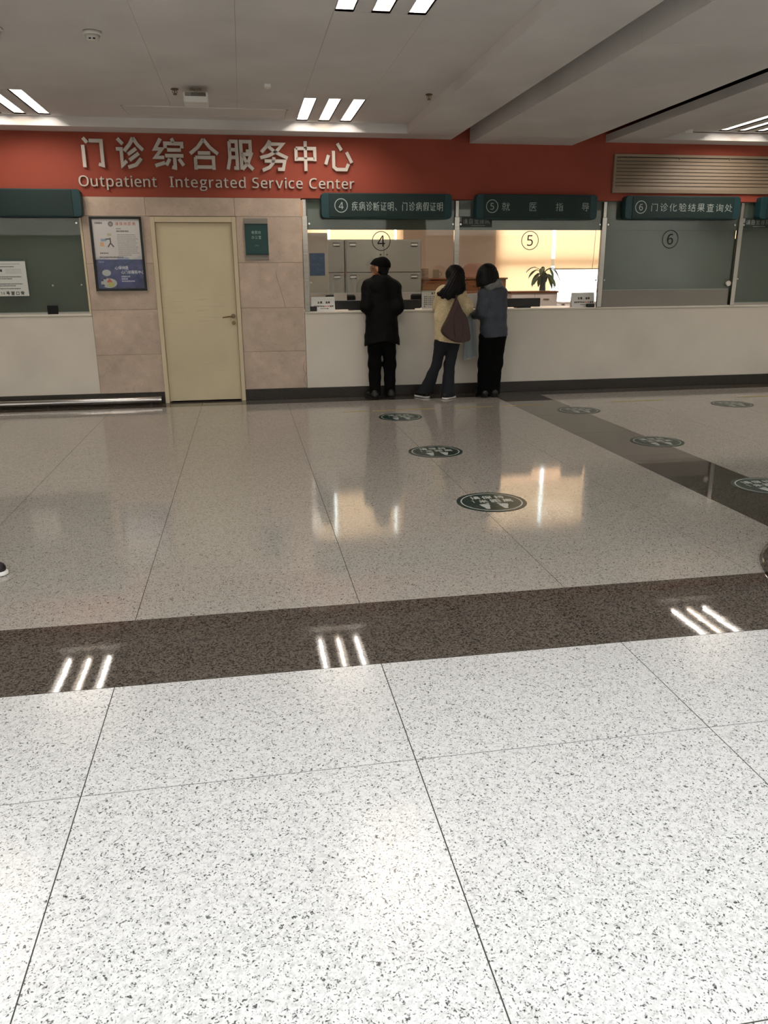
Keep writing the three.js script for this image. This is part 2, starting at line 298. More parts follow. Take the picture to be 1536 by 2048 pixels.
// side walls, and the tall sky-lit atrium in which the viewer stands
const wl = struct('wall_left', 'plain pale wall closing the hall on the left', 'wall'); part('wall_panel', bx(XMIN - 0.2, XMIN, -0.2, HA, -0.2, ZMAX + 0.2), M.wallPale, wl);
const wr = struct('wall_right', 'plain pale wall closing the hall on the right', 'wall'); part('wall_panel', bx(XMAX, XMAX + 0.2, -0.2, HA, -0.2, ZMAX + 0.2), M.wallPale, wr);
const wu = struct('wall_upper', 'upper wall above the low ceiling facing the atrium', 'wall'); part('wall_panel', bx(XMIN, XMAX, 2.9, HA, ZC, ZC + 0.2), M.wallPale, wu);
const wf = struct('wall_front', 'plain wall with a row of high windows behind the viewer', 'wall');
part('wall_panel', merge([bx(XMIN, XMAX, 2.55, 3.6, ZMAX - 0.1, ZMAX + 0.2), bx(XMIN, XMAX, 6.6, HA, ZMAX, ZMAX + 0.2)]), M.wallPale, wf);
{
  const pane = (x0, x1, y0, y1) => { part('entrance_pane', bx(x0 + 0.03, x1 - 0.03, y0 + 0.03, y1, ZMAX + 0.08, ZMAX + 0.088), M.clearGlass, wf); part('mullion', merge([bx(x0 - 0.03, x0 + 0.03, y0, y1, ZMAX + 0.02, ZMAX + 0.16), bx(x1 - 0.03, x1 + 0.03, y0, y1, ZMAX + 0.02, ZMAX + 0.16), bx(x0, x1, y0, y0 + 0.06, ZMAX + 0.02, ZMAX + 0.16)]), M.steelSatin, wf); };
  for (let x = -7; x < 11; x += 2) pane(x, x + 2, 3.6, 6.6);
}
part('dado', bx(XMIN, XMAX, 0, 2.55, ZMAX, ZMAX + 0.2), M.darkPanel, wf);
const sl = struct('ceiling_skylight', 'glass roof on steel bars over the atrium behind the viewer', 'skylight');
for (let x = XMIN; x < XMAX; x += 1.5) { part('roof_pane', bx(x, x + 1.5, HA, HA + 0.008, ZC, ZMAX + 0.2), M.clearGlass, sl); part('roof_bar', bx(x - 0.04, x + 0.04, HA - 0.12, HA, ZC, ZMAX + 0.2), M.steelSatin, sl); }

// the round column that stands on the crossing of the dark bands, just outside the frame
const col = struct('column', 'round stone column on a dark round plinth at the crossing of the bands', 'column');
part('plinth', lathe([[0, 0.03], [0.80, 0.03], [0.835, 0.024], [0.845, 0.0], [0, 0]], 64), M.tileDark, col, 3.31, 0, 6.67);
muv(col.children[0].geometry);
part('shaft', muv(new THREE.CylinderGeometry(0.4, 0.4, 2.92, 48)), M.stone, col, 3.31, 1.49, 6.67);

// ---------------------------------------------------------------- ceiling: bays, soffits, beams
const ceil = struct('ceiling', 'pale panelled suspended ceiling with deep soffits and beams', 'ceiling');
part('upper_slab', bx(XMIN, XMAX, 3.4, 3.55, -0.2, ZC), M.plenum, ceil);
const HC = 3.05, HS = 2.955;
part('wall_soffit', bx(XMIN, 2.49, HS, 3.16, 0, 0.325, 0.004), M.ceiling, ceil);
part('wall_soffit', bx(4.40, XMAX, 2.96, 3.045, 0, 0.29, 0.003), M.ceiling, ceil);
for (let z0 = 0.325; z0 < ZC; z0 += 3.75) part('beam_panel', bx(1.90, 2.49, HS, 3.16, z0 + 0.001, Math.min(z0 + 3.749, ZC), 0.003), M.ceiling, ceil);
for (let z0 = -0.675; z0 < ZC; z0 += 1.213) part('beam_panel', bx(2.71, 3.975, 2.918, 3.14, Math.max(z0, 0.004) + 0.0008, Math.min(z0 + 1.2122, ZC), 0.002), M.ceiling, ceil);
part('beam_panel', bx(4.40, 4.95, 2.96, 3.045, 0.29, ZC, 0.003), M.ceiling, ceil);
// bay ceilings are laid out in panels; the light fittings sit in panels of their own
const FIT_W = 0.60, FIT_L = 1.15, LX = [-5.24, -2.13, 0.965, 5.92, 9.02], LZ = [0.95, 4.64, 8.33];
{
  const zc = []; for (const z of LZ) zc.push(z - FIT_L / 2, z + FIT_L / 2);
  const panel = (x0, x1, z0, z1) => { if (x1 - x0 > 0.01 && z1 - z0 > 0.01) part('ceiling_panel', bx(x0 + 0.0008, x1 - 0.0008, HC, HC + 0.02, z0 + 0.0008, z1 - 0.0008), M.ceiling, ceil); };
  const bay = (xa, xb, za, xs) => {
    const cols = [xa]; for (const x of LX) if (x > xa && x < xb) cols.push(x - FIT_W / 2, x + FIT_W / 2); cols.push(xb);
    for (let i = 0; i + 1 < cols.length; i++) {
      const inner = [cols[i], ...xs.filter((x) => x > cols[i] + 0.02 && x < cols[i + 1] - 0.02), cols[i + 1]], lampCol = LX.some((x) => Math.abs(x - (cols[i] + cols[i + 1]) / 2) < 0.01 && cols[i + 1] - cols[i] < FIT_W + 0.02);
      if (lampCol) { const zs = [za, ...zc, ZC]; for (let k = 0; k + 1 < zs.length; k += 2) for (const [a, b] of [[zs[k], Math.min(zs[k + 1], 2.8)], [Math.max(zs[k], 2.8), zs[k + 1]]]) panel(cols[i], cols[i + 1], a, b); }
      else for (let j = 0; j + 1 < inner.length; j++) { const zs = [za, 1.53, 2.8, 4.07, 6.6, ZC]; for (let k = 0; k + 1 < zs.length; k++) panel(inner[j], inner[j + 1], zs[k], zs[k + 1]); }
    }
  };
  bay(XMIN, 1.90, 0.325, [-0.59, 0.05]); bay(4.95, XMAX, 0.29, [7.4]);
}

// ---------------------------------------------------------------- recessed three-trough light fittings
const lampNames = { '0.965,0.95': 'recessed three-tube ceiling light above the end of the Chinese wall lettering', '-2.13,0.95': 'recessed three-tube ceiling light cut by the left edge of the photo', '5.92,0.95': 'recessed three-tube ceiling light above the wall vent', '0.965,4.64': 'recessed three-tube ceiling light at the top edge of the photo' };
function ceilingLight(x, y, z, label, group, power = 1) {
  const t = thing('ceiling_light', label, 'ceiling light', [x, y, z], 0, group);
  const w = 0.116, pitch = 0.2345, dep = 0.05, L = FIT_L - 0.02;
  const xs = [-pitch, 0, pitch], f = [];
  let e = -FIT_W / 2 + 0.001; for (const c of xs) { f.push(bx(e, c - w / 2, 0, 0.012, -FIT_L / 2 + 0.001, FIT_L / 2 - 0.001)); e = c + w / 2; } f.push(bx(e, FIT_W / 2 - 0.001, 0, 0.012, -FIT_L / 2 + 0.001, FIT_L / 2 - 0.001));
  for (const s of [-1, 1]) for (const c of xs) f.push(bx(c - w / 2, c + w / 2, 0, 0.012, s > 0 ? L / 2 : -FIT_L / 2 + 0.001, s > 0 ? FIT_L / 2 - 0.001 : -L / 2));
  part('face_plate', merge(f), M.ceiling, t);
  xs.forEach((c, i) => {
    const walls = merge([bx(c - w / 2 - 0.004, c - w / 2, 0.0, dep, -L / 2, L / 2), bx(c + w / 2, c + w / 2 + 0.004, 0.0, dep, -L / 2, L / 2), bx(c - w / 2, c + w / 2, 0, dep, -L / 2 - 0.004, -L / 2), bx(c - w / 2, c + w / 2, 0, dep, L / 2, L / 2 + 0.004), bx(c - w / 2 - 0.004, c + w / 2 + 0.004, dep, dep + 0.004, -L / 2, L / 2)]);
    const tr = part('trough', walls, reflector, t);
    part('lamp_tube', bx(c - w / 2 + 0.004, c + w / 2 - 0.004, dep - 0.014, dep - 0.006, -L / 2 + 0.03, L / 2 - 0.03), lampMat, tr);
    const k = i === 1 ? [1.0, 0.80, 0.62] : LAMP_RGB;
    const a = new THREE.RectAreaLight(new THREE.Color().setRGB(...k), LAMP_POWER * power * 3.3 * (i === 1 ? 0.75 : 1), 0.032, L - 0.06);
    a.name = 'tube_light'; a.position.set(c, dep - 0.016, 0); a.rotation.x = -Math.PI / 2; t.add(a);
  });
}
for (const z of LZ) for (const x of LX) {
  const seen = lampNames[`${x},${z}`];
  ceilingLight(x, HC, z, seen || 'recessed three-tube ceiling light outside the photo, over the hall', seen ? 'ceiling lights in view' : 'ceiling lights over the rest of the hall');
}

// ---------------------------------------------------------------- raised lettering on the orange band
{
  const t = thing('chinese_lettering', 'large silver raised Chinese characters on the orange wall', 'lettering', [0, 0, 0.012]);
  const cs = [['门', -1.655, -1.385], ['诊', -1.285, -0.985], ['综', -0.89, -0.56], ['合', -0.50, -0.175], ['服', -0.10, 0.20], ['务', 0.265, 0.595], ['中', 0.645, 0.925], ['心', 1.0, 1.325]];
  for (const [ch, x0, x1] of cs) part('character', solidGlyph(ch, x1 - x0, 0.325, 0.034, 0.028), M.letter, t, x0, 2.585, 0);
  for (const [ch, x0, x1] of cs) void ch;
  const font = await new FontLoader().loadAsync('fonts/droid/droid_sans_regular.typeface.json');
  const e = thing('english_lettering', 'small silver raised English letters reading Outpatient Integrated Service Center', 'lettering', [0, 0, 0.012]);
  for (const [word, x0, x1] of [['Outpatient', -1.70, -0.872], ['Integrated', -0.735, 0.10], ['Service', 0.173, 0.744], ['Center', 0.817, 1.339]]) {
    const adv = [], gs = []; let x = 0;
    for (const ch of word) {
      const g = new TextGeometry(ch, { font, size: 0.108, depth: 0.016, curveSegments: 5, bevelEnabled: true, bevelThickness: 0.002, bevelSize: 0.0012, bevelSegments: 1 });
      g.computeBoundingBox(); const bb = g.boundingBox; g.translate(-bb.min.x + x, 0, 0); x += bb.max.x - bb.min.x + 0.017; gs.push(g); adv.push(x);
    }
    const k = (x1 - x0) / (x - 0.017);
    for (const g of gs) { g.scale(k, 1, 1); part('letter', g, M.letter, e, x0, 2.408, 0); }
  }
}

// ---------------------------------------------------------------- window signs: green boxes with lighter rounded ends
const SILVER = '#aeb8b4';
function boxSign(name, label, x0, x1, y0, y1, draw) {
  const w = x1 - x0, h = y1 - y0, t = thing(name, label, 'sign', [x0, y0, 0]);
  const r = 0.045, s = new THREE.Shape();
  s.moveTo(r, 0); s.lineTo(w - r, 0); s.quadraticCurveTo(w, 0, w, r); s.lineTo(w, h - r); s.quadraticCurveTo(w, h, w - r, h); s.lineTo(r, h); s.quadraticCurveTo(0, h, 0, h - r); s.lineTo(0, r); s.quadraticCurveTo(0, 0, r, 0);
  part('housing', new THREE.ExtrudeGeometry(s, { depth: 0.085, bevelEnabled: true, bevelThickness: 0.02, bevelSize: 0.006, bevelSegments: 4 }).translate(0, 0, 0.002), M.teal, t);
  const capW = 0.085, g = new THREE.PlaneGeometry(w - capW * 2, h - 0.012);
  part('sign_face', bx(capW, w - capW, 0.006, h - 0.006, 0.1, 0.113, 0.004), M.green, t);
  if (draw) {
    const pw = w - capW * 2 - 0.01, ph = h - 0.022, H = 192, W = Math.round(H * pw / ph);
    const tex = canvas(W, H, (c) => { c.fillStyle = '#0d2927'; c.fillRect(0, 0, W, H); draw(c, (u) => (u * w - capW - 0.005) / pw * W, (v) => (v * h - 0.011) / ph * H, W, H); });
    part('lettering', new THREE.BoxGeometry(pw, ph, 0.001), [M.green, M.green, M.green, M.green, std({ map: tex, roughness: 0.6 }), M.green], t, w / 2, h / 2, 0.1138);
  }
  g.dispose();
  return t;
}
function ringDigit(c, cx, cy, r, d, col, lw) { c.strokeStyle = col; c.fillStyle = col; c.lineWidth = lw; c.beginPath(); c.arc(cx, cy, r, 0, 7); c.stroke(); c.font = `${r * 1.45}px sans-serif`; c.textAlign = 'center'; c.textBaseline = 'alphabetic'; c.fillText(d, cx, cy + r * 0.53); }
boxSign('window_sign', 'green box sign with the circled four and a long line of characters', 0.945, 2.48, 2.09, 2.352, (c, X, Y) => {
  ringDigit(c, X(0.146), Y(0.50), 58, '4', SILVER, 7);
  const s = '疾病诊断证明、门诊病假证明', a = X(0.2255), b = X(0.9325), st = (b - a) / 12.92; line(c, s, a, Y(0.325), st * 0.88, Y(0.72) - Y(0.325), st, 5.2, SILVER);
});
boxSign('window_sign', 'green box sign with the circled five and four widely spaced characters', 2.785, 4.30, 2.088, 2.356, (c, X, Y) => {
  ringDigit(c, X(0.125), Y(0.49), 55, '5', SILVER, 7);
  [['就', 0.203], ['医', 0.428], ['指', 0.648], ['导', 0.866]].forEach(([ch, u]) => glyph(c, ch, X(u), Y(0.31), X(u + 0.066) - X(u), Y(0.69) - Y(0.31), 5, SILVER));
});
boxSign('window_sign', 'green box sign with the circled six under the wall vent', 4.675, 6.205, 2.094, 2.354, (c, X, Y) => {
  ringDigit(c, X(0.1275), Y(0.49), 57, '6', SILVER, 7);
  const a = X(0.21), b = X(0.935), st = (b - a) / 8.9; line(c, '门诊化验结果查询处', a, Y(0.305), st * 0.84, Y(0.69) - Y(0.305), st, 5.4, SILVER);
});
boxSign('window_sign', 'green box sign cut off by the right edge of the photo', 6.495, 8.02, 2.10, 2.356);
boxSign('window_sign', 'long green box sign over the left counter window', -3.9, -1.69, 2.092, 2.366);

// ---------------------------------------------------------------- wall vent
{
  const t = thing('wall_vent', 'wide beige louvred air vent on the orange wall', 'vent', [4.52, 2.395, 0]);
  const w = 2.75, h = 0.44, b = 0.032;
  part('backing', bx(b, w - b, b, h - b, 0.001, 0.006), M.blackMatte, t);
  part('frame', merge([bx(0, w, 0, b + 0.012, 0.001, 0.03, 0.004), bx(0, w, h - b, h, 0.001, 0.03, 0.004), bx(0, b, b, h - b, 0.001, 0.03, 0.004), bx(w - b, w, b, h - b, 0.001, 0.03, 0.004)]), M.vent, t);
  const n = 9, p = (h - 2 * b - 0.016) / n;
  const sg = bx(b, w - b, -p * 0.46, p * 0.46, -0.002, 0.002); sg.rotateX(-0.3);
  for (let i = 0; i < n; i++) part('slat', sg, M.vent, t, 0, b + 0.012 + p * (i + 0.44), 0.018);
  for (const x of [0.17, 0.85, 1.52, 2.2]) part('clip', bx(x, x + 0.006, h - b - 0.025, h - b + 0.004, 0.012, 0.032), M.vent, t);
}

// ---------------------------------------------------------------- door
{
  const d = struct('door_1', 'cream painted door with lever handle between stone panels', 'door');
  const fr = part('door_frame', merge([bx(-0.985, -0.937, 0, 2.10, -0.2, 0.022, 0.004), bx(-0.084, -0.036, 0, 2.10, -0.2, 0.022, 0.004), bx(-0.937, -0.084, 2.04, 2.10, -0.2, 0.022, 0.004)]), M.creamFrame, d);
  part('door_stop', merge([bx(-0.937, -0.922, 0, 2.04, -0.12, -0.06), bx(-0.099, -0.084, 0, 2.04, -0.12, -0.06), bx(-0.937, -0.084, 2.025, 2.04, -0.12, -0.06)]), M.creamFrame, fr);
  const lf = part('door_leaf', bx(-0.934, -0.087, 0.018, 2.037, -0.058, -0.014, 0.002), M.cream, d);
  part('handle', merge([cyl(0.026, 0.026, 0.012, -0.128, 1.0, -0.008, 'z'), cyl(0.011, 0.011, 0.05, -0.128, 1.0, 0.014, 'z', 16), tube([[-0.128, 1.0, 0.04], [-0.17, 0.997, 0.043], [-0.215, 0.992, 0.042], [-0.252, 0.986, 0.04]], 0.0085, 16)]), M.brass, lf);
  part('lock', merge([cyl(0.024, 0.024, 0.01, -0.128, 0.922, -0.009, 'z'), cyl(0.012, 0.012, 0.012, -0.128, 0.922, -0.004, 'z', 16)]), M.brass, lf);
}
// ---------------------------------------------------------------- door sign and poster
{
  const t = thing('office_sign', 'small dark green office plate right of the cream door', 'sign', [0.058, 1.63, 0]);
  part('back_plate', bx(0, 0.266, 0, 0.455, 0, 0.012, 0.002), M.greyPanel, t);
  const tex = canvas(256, 320, (c) => { c.fillStyle = '#12403f'; c.fillRect(0, 0, 256, 320); line(c, '收款处', 72, 70, 33, 36, 38, 3, '#a9b8b6'); line(c, '办公室', 72, 122, 33, 36, 38, 3, '#a9b8b6'); c.fillStyle = '#8fa3a1'; c.font = '17px sans-serif'; c.textAlign = 'center'; c.fillText('Office', 128, 232); });
  part('sign_plate', new THREE.BoxGeometry(0.262, 0.332, 0.014), [M.teal, M.teal, M.teal, M.teal, std({ map: tex, roughness: 0.4 }), M.teal], t, 0.133, 0.228, 0.018);
  part('trim_bar', bx(0.001, 0.265, 0.385, 0.397, 0.01, 0.03), M.green, t); part('trim_bar', bx(0.001, 0.265, 0.058, 0.068, 0.01, 0.03), M.green, t);
}
{
  const t = thing('framed_poster', 'black framed notice board with white and blue posters beside the door', 'poster', [-1.64, 1.30, 0]);
  const w = 0.562, h = 0.798, b = 0.026;
  part('frame', merge([bx(0, w, 0, b, 0, 0.03, 0.003), bx(0, w, h - b, h, 0, 0.03, 0.003), bx(0, b, b, h - b, 0, 0.03, 0.003), bx(w - b, w, b, h - b, 0, 0.03, 0.003)]), M.black, t);
  part('outer_rim', merge([bx(-0.004, w + 0.004, -0.004, 0, 0, 0.024), bx(-0.004, 0, 0, h, 0, 0.024), bx(w, w + 0.004, 0, h, 0, 0.024), bx(-0.004, w + 0.004, h, h + 0.004, 0, 0.024)]), M.steelSatin, t);
  const tex = canvas(640, 936, (c) => {
    c.fillStyle = '#d4d0cd'; c.fillRect(0, 0, 640, 936);
    const rows = (x, y, w2, n, st, col, hh) => { c.fillStyle = col; for (let i = 0; i < n; i++) { let a = x; const end = x + w2 * (i === n - 1 ? 0.6 : rr(0.85, 1)); while (a < end) { const q = rr(6, 16); c.fillRect(a, y + i * st, q, hh); a += q + rr(2, 6); } } };
    rows(40, 40, 150, 1, 0, '#4b4846', 26);
    c.fillStyle = '#575450'; c.beginPath(); c.arc(250, 66, 34, 0, 7); c.fill(); c.fillStyle = '#8b8782'; c.beginPath(); c.arc(250, 66, 22, 0, 7); c.fill();
    line(c, '请保持距离', 310, 38, 46, 48, 58, 5, '#b25b52');
    rows(318, 122, 100, 1, 0, '#6b6765', 12); rows(318, 152, 260, 1, 0, '#3c3a39', 18);
    rows(322, 205, 280, 11, 27, '#85817e', 10); rows(70, 446, 190, 1, 0, '#4a4745', 16); rows(60, 500, 540, 1, 0, '#55514f', 18);
    c.fillStyle = '#b9b897'; c.fillRect(190, 190, 60, 34); c.fillStyle = '#7f9fb5'; c.fillRect(96, 262, 76, 34); c.fillStyle = '#d8a981'; c.fillRect(84, 306, 52, 56);
    c.strokeStyle = '#3b3a40'; c.lineWidth = 16; c.beginPath(); c.moveTo(226, 250); c.lineTo(226, 320); c.moveTo(226, 262); c.lineTo(160, 268); c.moveTo(226, 318); c.lineTo(186, 372); c.moveTo(226, 318); c.lineTo(266, 372); c.stroke();
    c.fillStyle = '#2f3b66'; c.fillRect(0, 540, 640, 396);
    for (let i = 0; i < 260; i++) { c.fillStyle = `rgba(${60 + rr(0, 60)},${75 + rr(0, 50)},${130 + rr(0, 50)},0.13)`; c.beginPath(); c.arc(rr(0, 640), rr(540, 936), rr(10, 60), 0, 7); c.fill(); }
    c.fillStyle = '#2f3b66'; rows(40, 566, 120, 1, 0, '#9aa3bd', 12);
    line(c, '心保持医', 250, 628, 44, 48, 48, 6, '#dfe2ea'); line(c, '心门诊服务中心', 330, 688, 44, 48, 46, 6, '#dfe2ea');
    rows(330, 762, 190, 1, 0, '#c8cede', 20); rows(330, 794, 120, 1, 0, '#c8cede', 20); rows(330, 826, 280, 1, 0, '#c8cede', 18);
    c.fillStyle = '#b9c0c0'; c.beginPath(); c.ellipse(150, 860, 110, 66, 0, 0, 7); c.fill(); c.beginPath(); c.ellipse(130, 720, 60, 44, 0, 0, 7); c.fill();
    c.fillStyle = '#c65b4c'; c.beginPath(); c.moveTo(120, 850); c.lineTo(160, 790); c.lineTo(200, 850); c.fill(); c.fillStyle = '#b8b86a'; c.beginPath(); c.ellipse(175, 880, 50, 34, 0, 0, 7); c.fill();
    c.fillStyle = '#2a2d38'; for (const [x, y] of [[60, 820], [100, 795], [70, 890]]) { c.beginPath(); c.ellipse(x, y, 20, 13, 0.4, 0, 7); c.fill(); }
  });
  part('poster_print', new THREE.BoxGeometry(w - b * 2, h - b * 2, 0.006), [M.black, M.black, M.black, M.black, std({ map: tex, roughness: 0.6 }), M.black], t, w / 2, h / 2, 0.008);
  part('cover_sheet', bx(b, w - b, b, h - b, 0.018, 0.02), M.acrylic, t);
}

// ---------------------------------------------------------------- counters
{
  const c = thing('service_counter', 'long pale service counter under the numbered windows', 'counter', [0, 0, 0]);
  part('front_panel', bx(0.717, 10.86, 0.128, 1.015, -0.06, -0.004, 0.003), M.counter, c);
  part('countertop', bx(0.717, 10.86, 1.015, 1.04, -0.62, 0.004, 0.006), M.counter, c);
  const c2 = thing('service_counter', 'pale service counter at the left edge beside the stone panels', 'counter', [0, 0, 0]);
  part('front_panel', bx(XMIN, -1.722, 0.135, 1.025, -0.06, -0.004, 0.003), M.counter, c2);
  part('countertop', bx(XMIN, -1.722, 1.025, 1.05, -0.62, 0.004, 0.006), M.counter, c2);
}

// ---------------------------------------------------------------- counter windows
const font2 = await new FontLoader().loadAsync('fonts/droid/droid_sans_regular.typeface.json');
function post(parent, x, lower) {
  part('post', merge([bx(x - 0.029, x + 0.029, lower, 2.112, -0.036, 0.012, 0.003)]), M.steel, parent);
  part('post_top', bx(x - 0.02, x + 0.02, 2.112, 2.292, -0.034, 0.004, 0.002), M.steel, parent);
}
function counterWindow(n, label, x0, x1, y0, opts) {
  const w = struct('window_' + n, label, 'window');
  const p = part('glass_pane', bx(x0, x1, y0, 2.295, -0.028, -0.020), M.glass, w);
  part('pane_edge', bx(x0, x1, y0 - 0.004, y0, -0.029, -0.019), M.glassEdge, p);
  if (opts.post !== undefined) post(w, opts.post, opts.postFrom ?? 1.04);
  for (const [bxx, by] of opts.bolts || []) part('clip_bolt', merge([cyl(0.011, 0.011, 0.012, bxx, by, -0.014, 'z', 16), cyl(0.006, 0.006, 0.03, bxx, by, -0.02, 'z', 12)]), M.chrome, w);
  if (opts.digit) {
    const [d, cx, cy] = opts.digit;
    const g = new TextGeometry(d, { font: font2, size: 0.125, depth: 0.0012, curveSegments: 6, bevelEnabled: false }); g.computeBoundingBox(); const b = g.boundingBox;
    g.translate(cx - (b.min.x + b.max.x) / 2, cy - (b.min.y + b.max.y) / 2, -0.0196);
    const ring = new THREE.TorusGeometry(0.107, 0.0042, 6, 48); ring.scale(1, 1, 0.3); ring.translate(cx, cy, -0.019);
    part('number_sticker', merge([g, ring]), M.blackMatte, p);
  }
  if (opts.shutter) part('shutter', bx(opts.shutter[0], opts.shutter[1], opts.shutter[2], 2.30, -0.1, -0.085), M.shutter, w);
  return w;
}
counterWindow(1, 'left counter window with a closed grey shutter behind the glass', XMIN, -1.735, 1.075, { shutter: [XMIN, -1.73, 1.05], bolts: [[-2.11, 1.366], [-1.80, 1.37], [-1.78, 2.03]] });
{
  const w = scene.getObjectByName('window_1');
  part('sill_rail', bx(XMIN, -1.735, 1.05, 1.068, -0.05, -0.004), M.steelSatin, w); part('side_strip', bx(-1.745, -1.722, 1.05, 2.1, -0.04, 0.004, 0.002), M.creamFrame, w);
  part('mullion', bx(-3.9, -3.85, 1.05, 2.3, -0.04, 0.01), M.steel, w);
}
counterWindow(2, 'counter window 4 with the steel lockers behind it', 0.79, 2.545, 1.25, { post: 0.752, digit: ['4', 1.657, 1.84], bolts: [[0.805, 2.03], [0.805, 1.37], [2.53, 2.03], [2.53, 1.37]] });
counterWindow(3, 'counter window 5 with the bright blinds behind it', 2.61, 4.42, 1.25, { post: 2.577, digit: ['5', 3.511, 1.845], bolts: [[2.625, 2.03], [4.405, 2.03], [4.405, 1.37]] });
const w6 = counterWindow(4, 'counter window 6 closed by a grey shutter', 4.50, 6.262, 1.25, { post: 4.459, digit: ['6', 5.37, 1.86], bolts: [[4.515, 2.03], [4.515, 1.37], [6.24, 2.03]], shutter: [4.49, 6.312, 1.04] });
part('side_strip', bx(6.2, 6.42, 1.04, 1.87, -0.125, -0.102), M.plenum, w6);
part('lower_panel', bx(4.49, 6.262, 1.042, 1.246, -0.035, -0.018, 0.002), M.greyPanel, w6);
part('knob', merge([cyl(0.03, 0.033, 0.025, 6.235, 1.315, -0.005, 'z')]), M.plastic, w6);
const w7 = counterWindow(5, 'counter window cut by the right edge, closed by a grey shutter', 6.345, XMAX, 1.075, { post: 6.315, shutter: [6.33, XMAX, 1.04], bolts: [[6.365, 2.03], [6.365, 1.37]] });
part('sill_rail', bx(6.345, XMAX, 1.042, 1.068, -0.05, -0.004), M.steelSatin, w7);
{
  // dark header panels behind the signs
  const h = struct('trim_1', 'dark header strip above the counter glass behind the signs', 'trim');
  part('header_panel', bx(0.735, XMAX, 1.968, 2.303, -0.075, -0.05), M.shutter, h); part('header_panel', bx(XMIN, -1.735, 2.135, 2.303, -0.075, -0.05), M.shutter, h);
}
function queuePlate(x0, label) {
  const t = thing('queue_plate', label, 'sign', [x0, 1.998, -0.018]);
  const tex = canvas(420, 124, (c) => { c.fillStyle = '#26302c'; c.fillRect(0, 0, 420, 124); c.fillStyle = '#8f948f'; c.fillRect(0, 8, 26, 54); line(c, '请自觉排队', 44, 24, 60, 64, 72, 6, '#8a908c'); c.fillRect(150, 104, 180, 6); });
  part('plate', new THREE.BoxGeometry(0.405, 0.12, 0.004), [M.green, M.green, M.green, M.green, std({ map: tex, roughness: 0.35 }), M.green], t, 0.2025, 0.06, 0.003);
}
queuePlate(2.612, 'dark plate reading 请自觉排队 on the glass left of the circled 5');
queuePlate(6.352, 'dark plate reading 请自觉排队 on the glass at the right edge of the photo');

// ---------------------------------------------------------------- back office behind the counter
const OZ = -3.6;
{
  const o = struct('wall_office', 'brown back office walls with two wide window openings', 'wall');
  part('wall_panel', merge([bx(0.3, 11.0, 3.1, 3.3, OZ - 0.15, OZ), bx(0.3, 11.0, 0, 0.9, OZ - 0.15, OZ), bx(0.3, 1.0, 0.9, 3.1, OZ - 0.15, OZ), bx(2.62, 4.22, 0.9, 3.1, OZ - 0.15, OZ), bx(9.0, 11.0, 0.9, 3.1, OZ - 0.15, OZ)]), M.officeWall, o);
  part('wall_panel', merge([bx(0.3, 0.42, 0, 3.3, OZ, -0.22), bx(10.88, 11.0, 0, 3.3, OZ, -0.22)]), M.officeWall, o);
  const f = struct('floor_office', 'plain grey floor of the back office', 'floor'); part('floor_slab', bx(0.3, 11.0, -0.2, -0.002, OZ - 0.15, -0.2), M.officeFloor, f);
  const c = struct('ceiling_office', 'low pale ceiling of the back office', 'ceiling'); part('ceiling_slab', bx(0.3, 11.0, 3.3, 3.42, OZ, -0.2), M.ceiling, c);
  const frame = (n, label, x0, x1, xs) => {
    const w = struct('window_' + n, label, 'window'), g = [bx(x0, x1, 0.9, 0.95, OZ - 0.13, OZ - 0.05), bx(x0, x1, 3.05, 3.1, OZ - 0.13, OZ - 0.05), bx(x0, x1, 1.58, 1.70, OZ - 0.13, OZ - 0.05)];
    for (const x of xs) g.push(bx(x - 0.025, x + 0.025, 0.9, 3.1, OZ - 0.13, OZ - 0.05));
    part('window_frame', merge(g), M.white, w); part('window_pane', bx(x0, x1, 0.9, 3.1, OZ - 0.1, OZ - 0.094), M.clearGlass, w);
    part('window_sill', bx(x0, x1, 0.87, 0.9, OZ - 0.13, OZ + 0.12, 0.004), M.white, w);
  };
  frame(6, 'outer office window seen above the steel lockers', 1.0, 2.62, [1.025, 2.595]); frame(7, 'wide outer office window behind the potted plant', 4.22, 9.0, [4.245, 6.33, 8.975]);
}
function blind(x0, x1, y0, label) {
  const t = thing('roller_blind', label, 'blind', [0, 0, 0], 0, 'roller blinds in the back office');
  const g = new THREE.PlaneGeometry(x1 - x0, 3.12 - y0, 24, 16), p = g.attributes.position;
  for (let i = 0; i < p.count; i++) p.setZ(i, 0.004 * Math.sin(p.getX(i) * 5 + p.getY(i) * 3));
  g.computeVertexNormals();
  part('blind_cloth', g, M.blind, t, (x0 + x1) / 2, (3.12 + y0) / 2, OZ + 0.035);
  part('roller', cyl(0.02, 0.02, x1 - x0, (x0 + x1) / 2, 3.12, OZ + 0.035, 'x', 16), M.white, t);
  part('hem_bar', bx(x0, x1, y0 - 0.012, y0 + 0.008, OZ + 0.028, OZ + 0.042, 0.003), M.creamFrame, t);
}
blind(0.98, 1.385, 0.92, 'narrow tan roller blind behind the left end of window 4'); blind(1.43, 2.475, 0.92, 'tan roller blind above the steel lockers'); blind(2.515, 2.63, 0.92, 'thin strip of tan blind beside the locker corner');
blind(4.20, 5.19, 0.92, 'glowing tan roller blind behind the circled 5'); blind(5.25, 6.30, 1.53, 'half raised tan roller blind with bright window below'); blind(6.36, 9.02, 0.92, 'tan roller blind hidden behind the closed shutter');
{ const t = thing('blind_cord', 'thin pull cord hanging at the right end of the raised blind', 'cord'); part('cord', tube([[5.95, 3.0, OZ + 0.07], [5.93, 1.7, OZ + 0.07], [5.9, 1.2, OZ + 0.06], [5.9, 0.98, OZ + 0.06]], 0.004, 24, 6), M.creamFrame, t); }
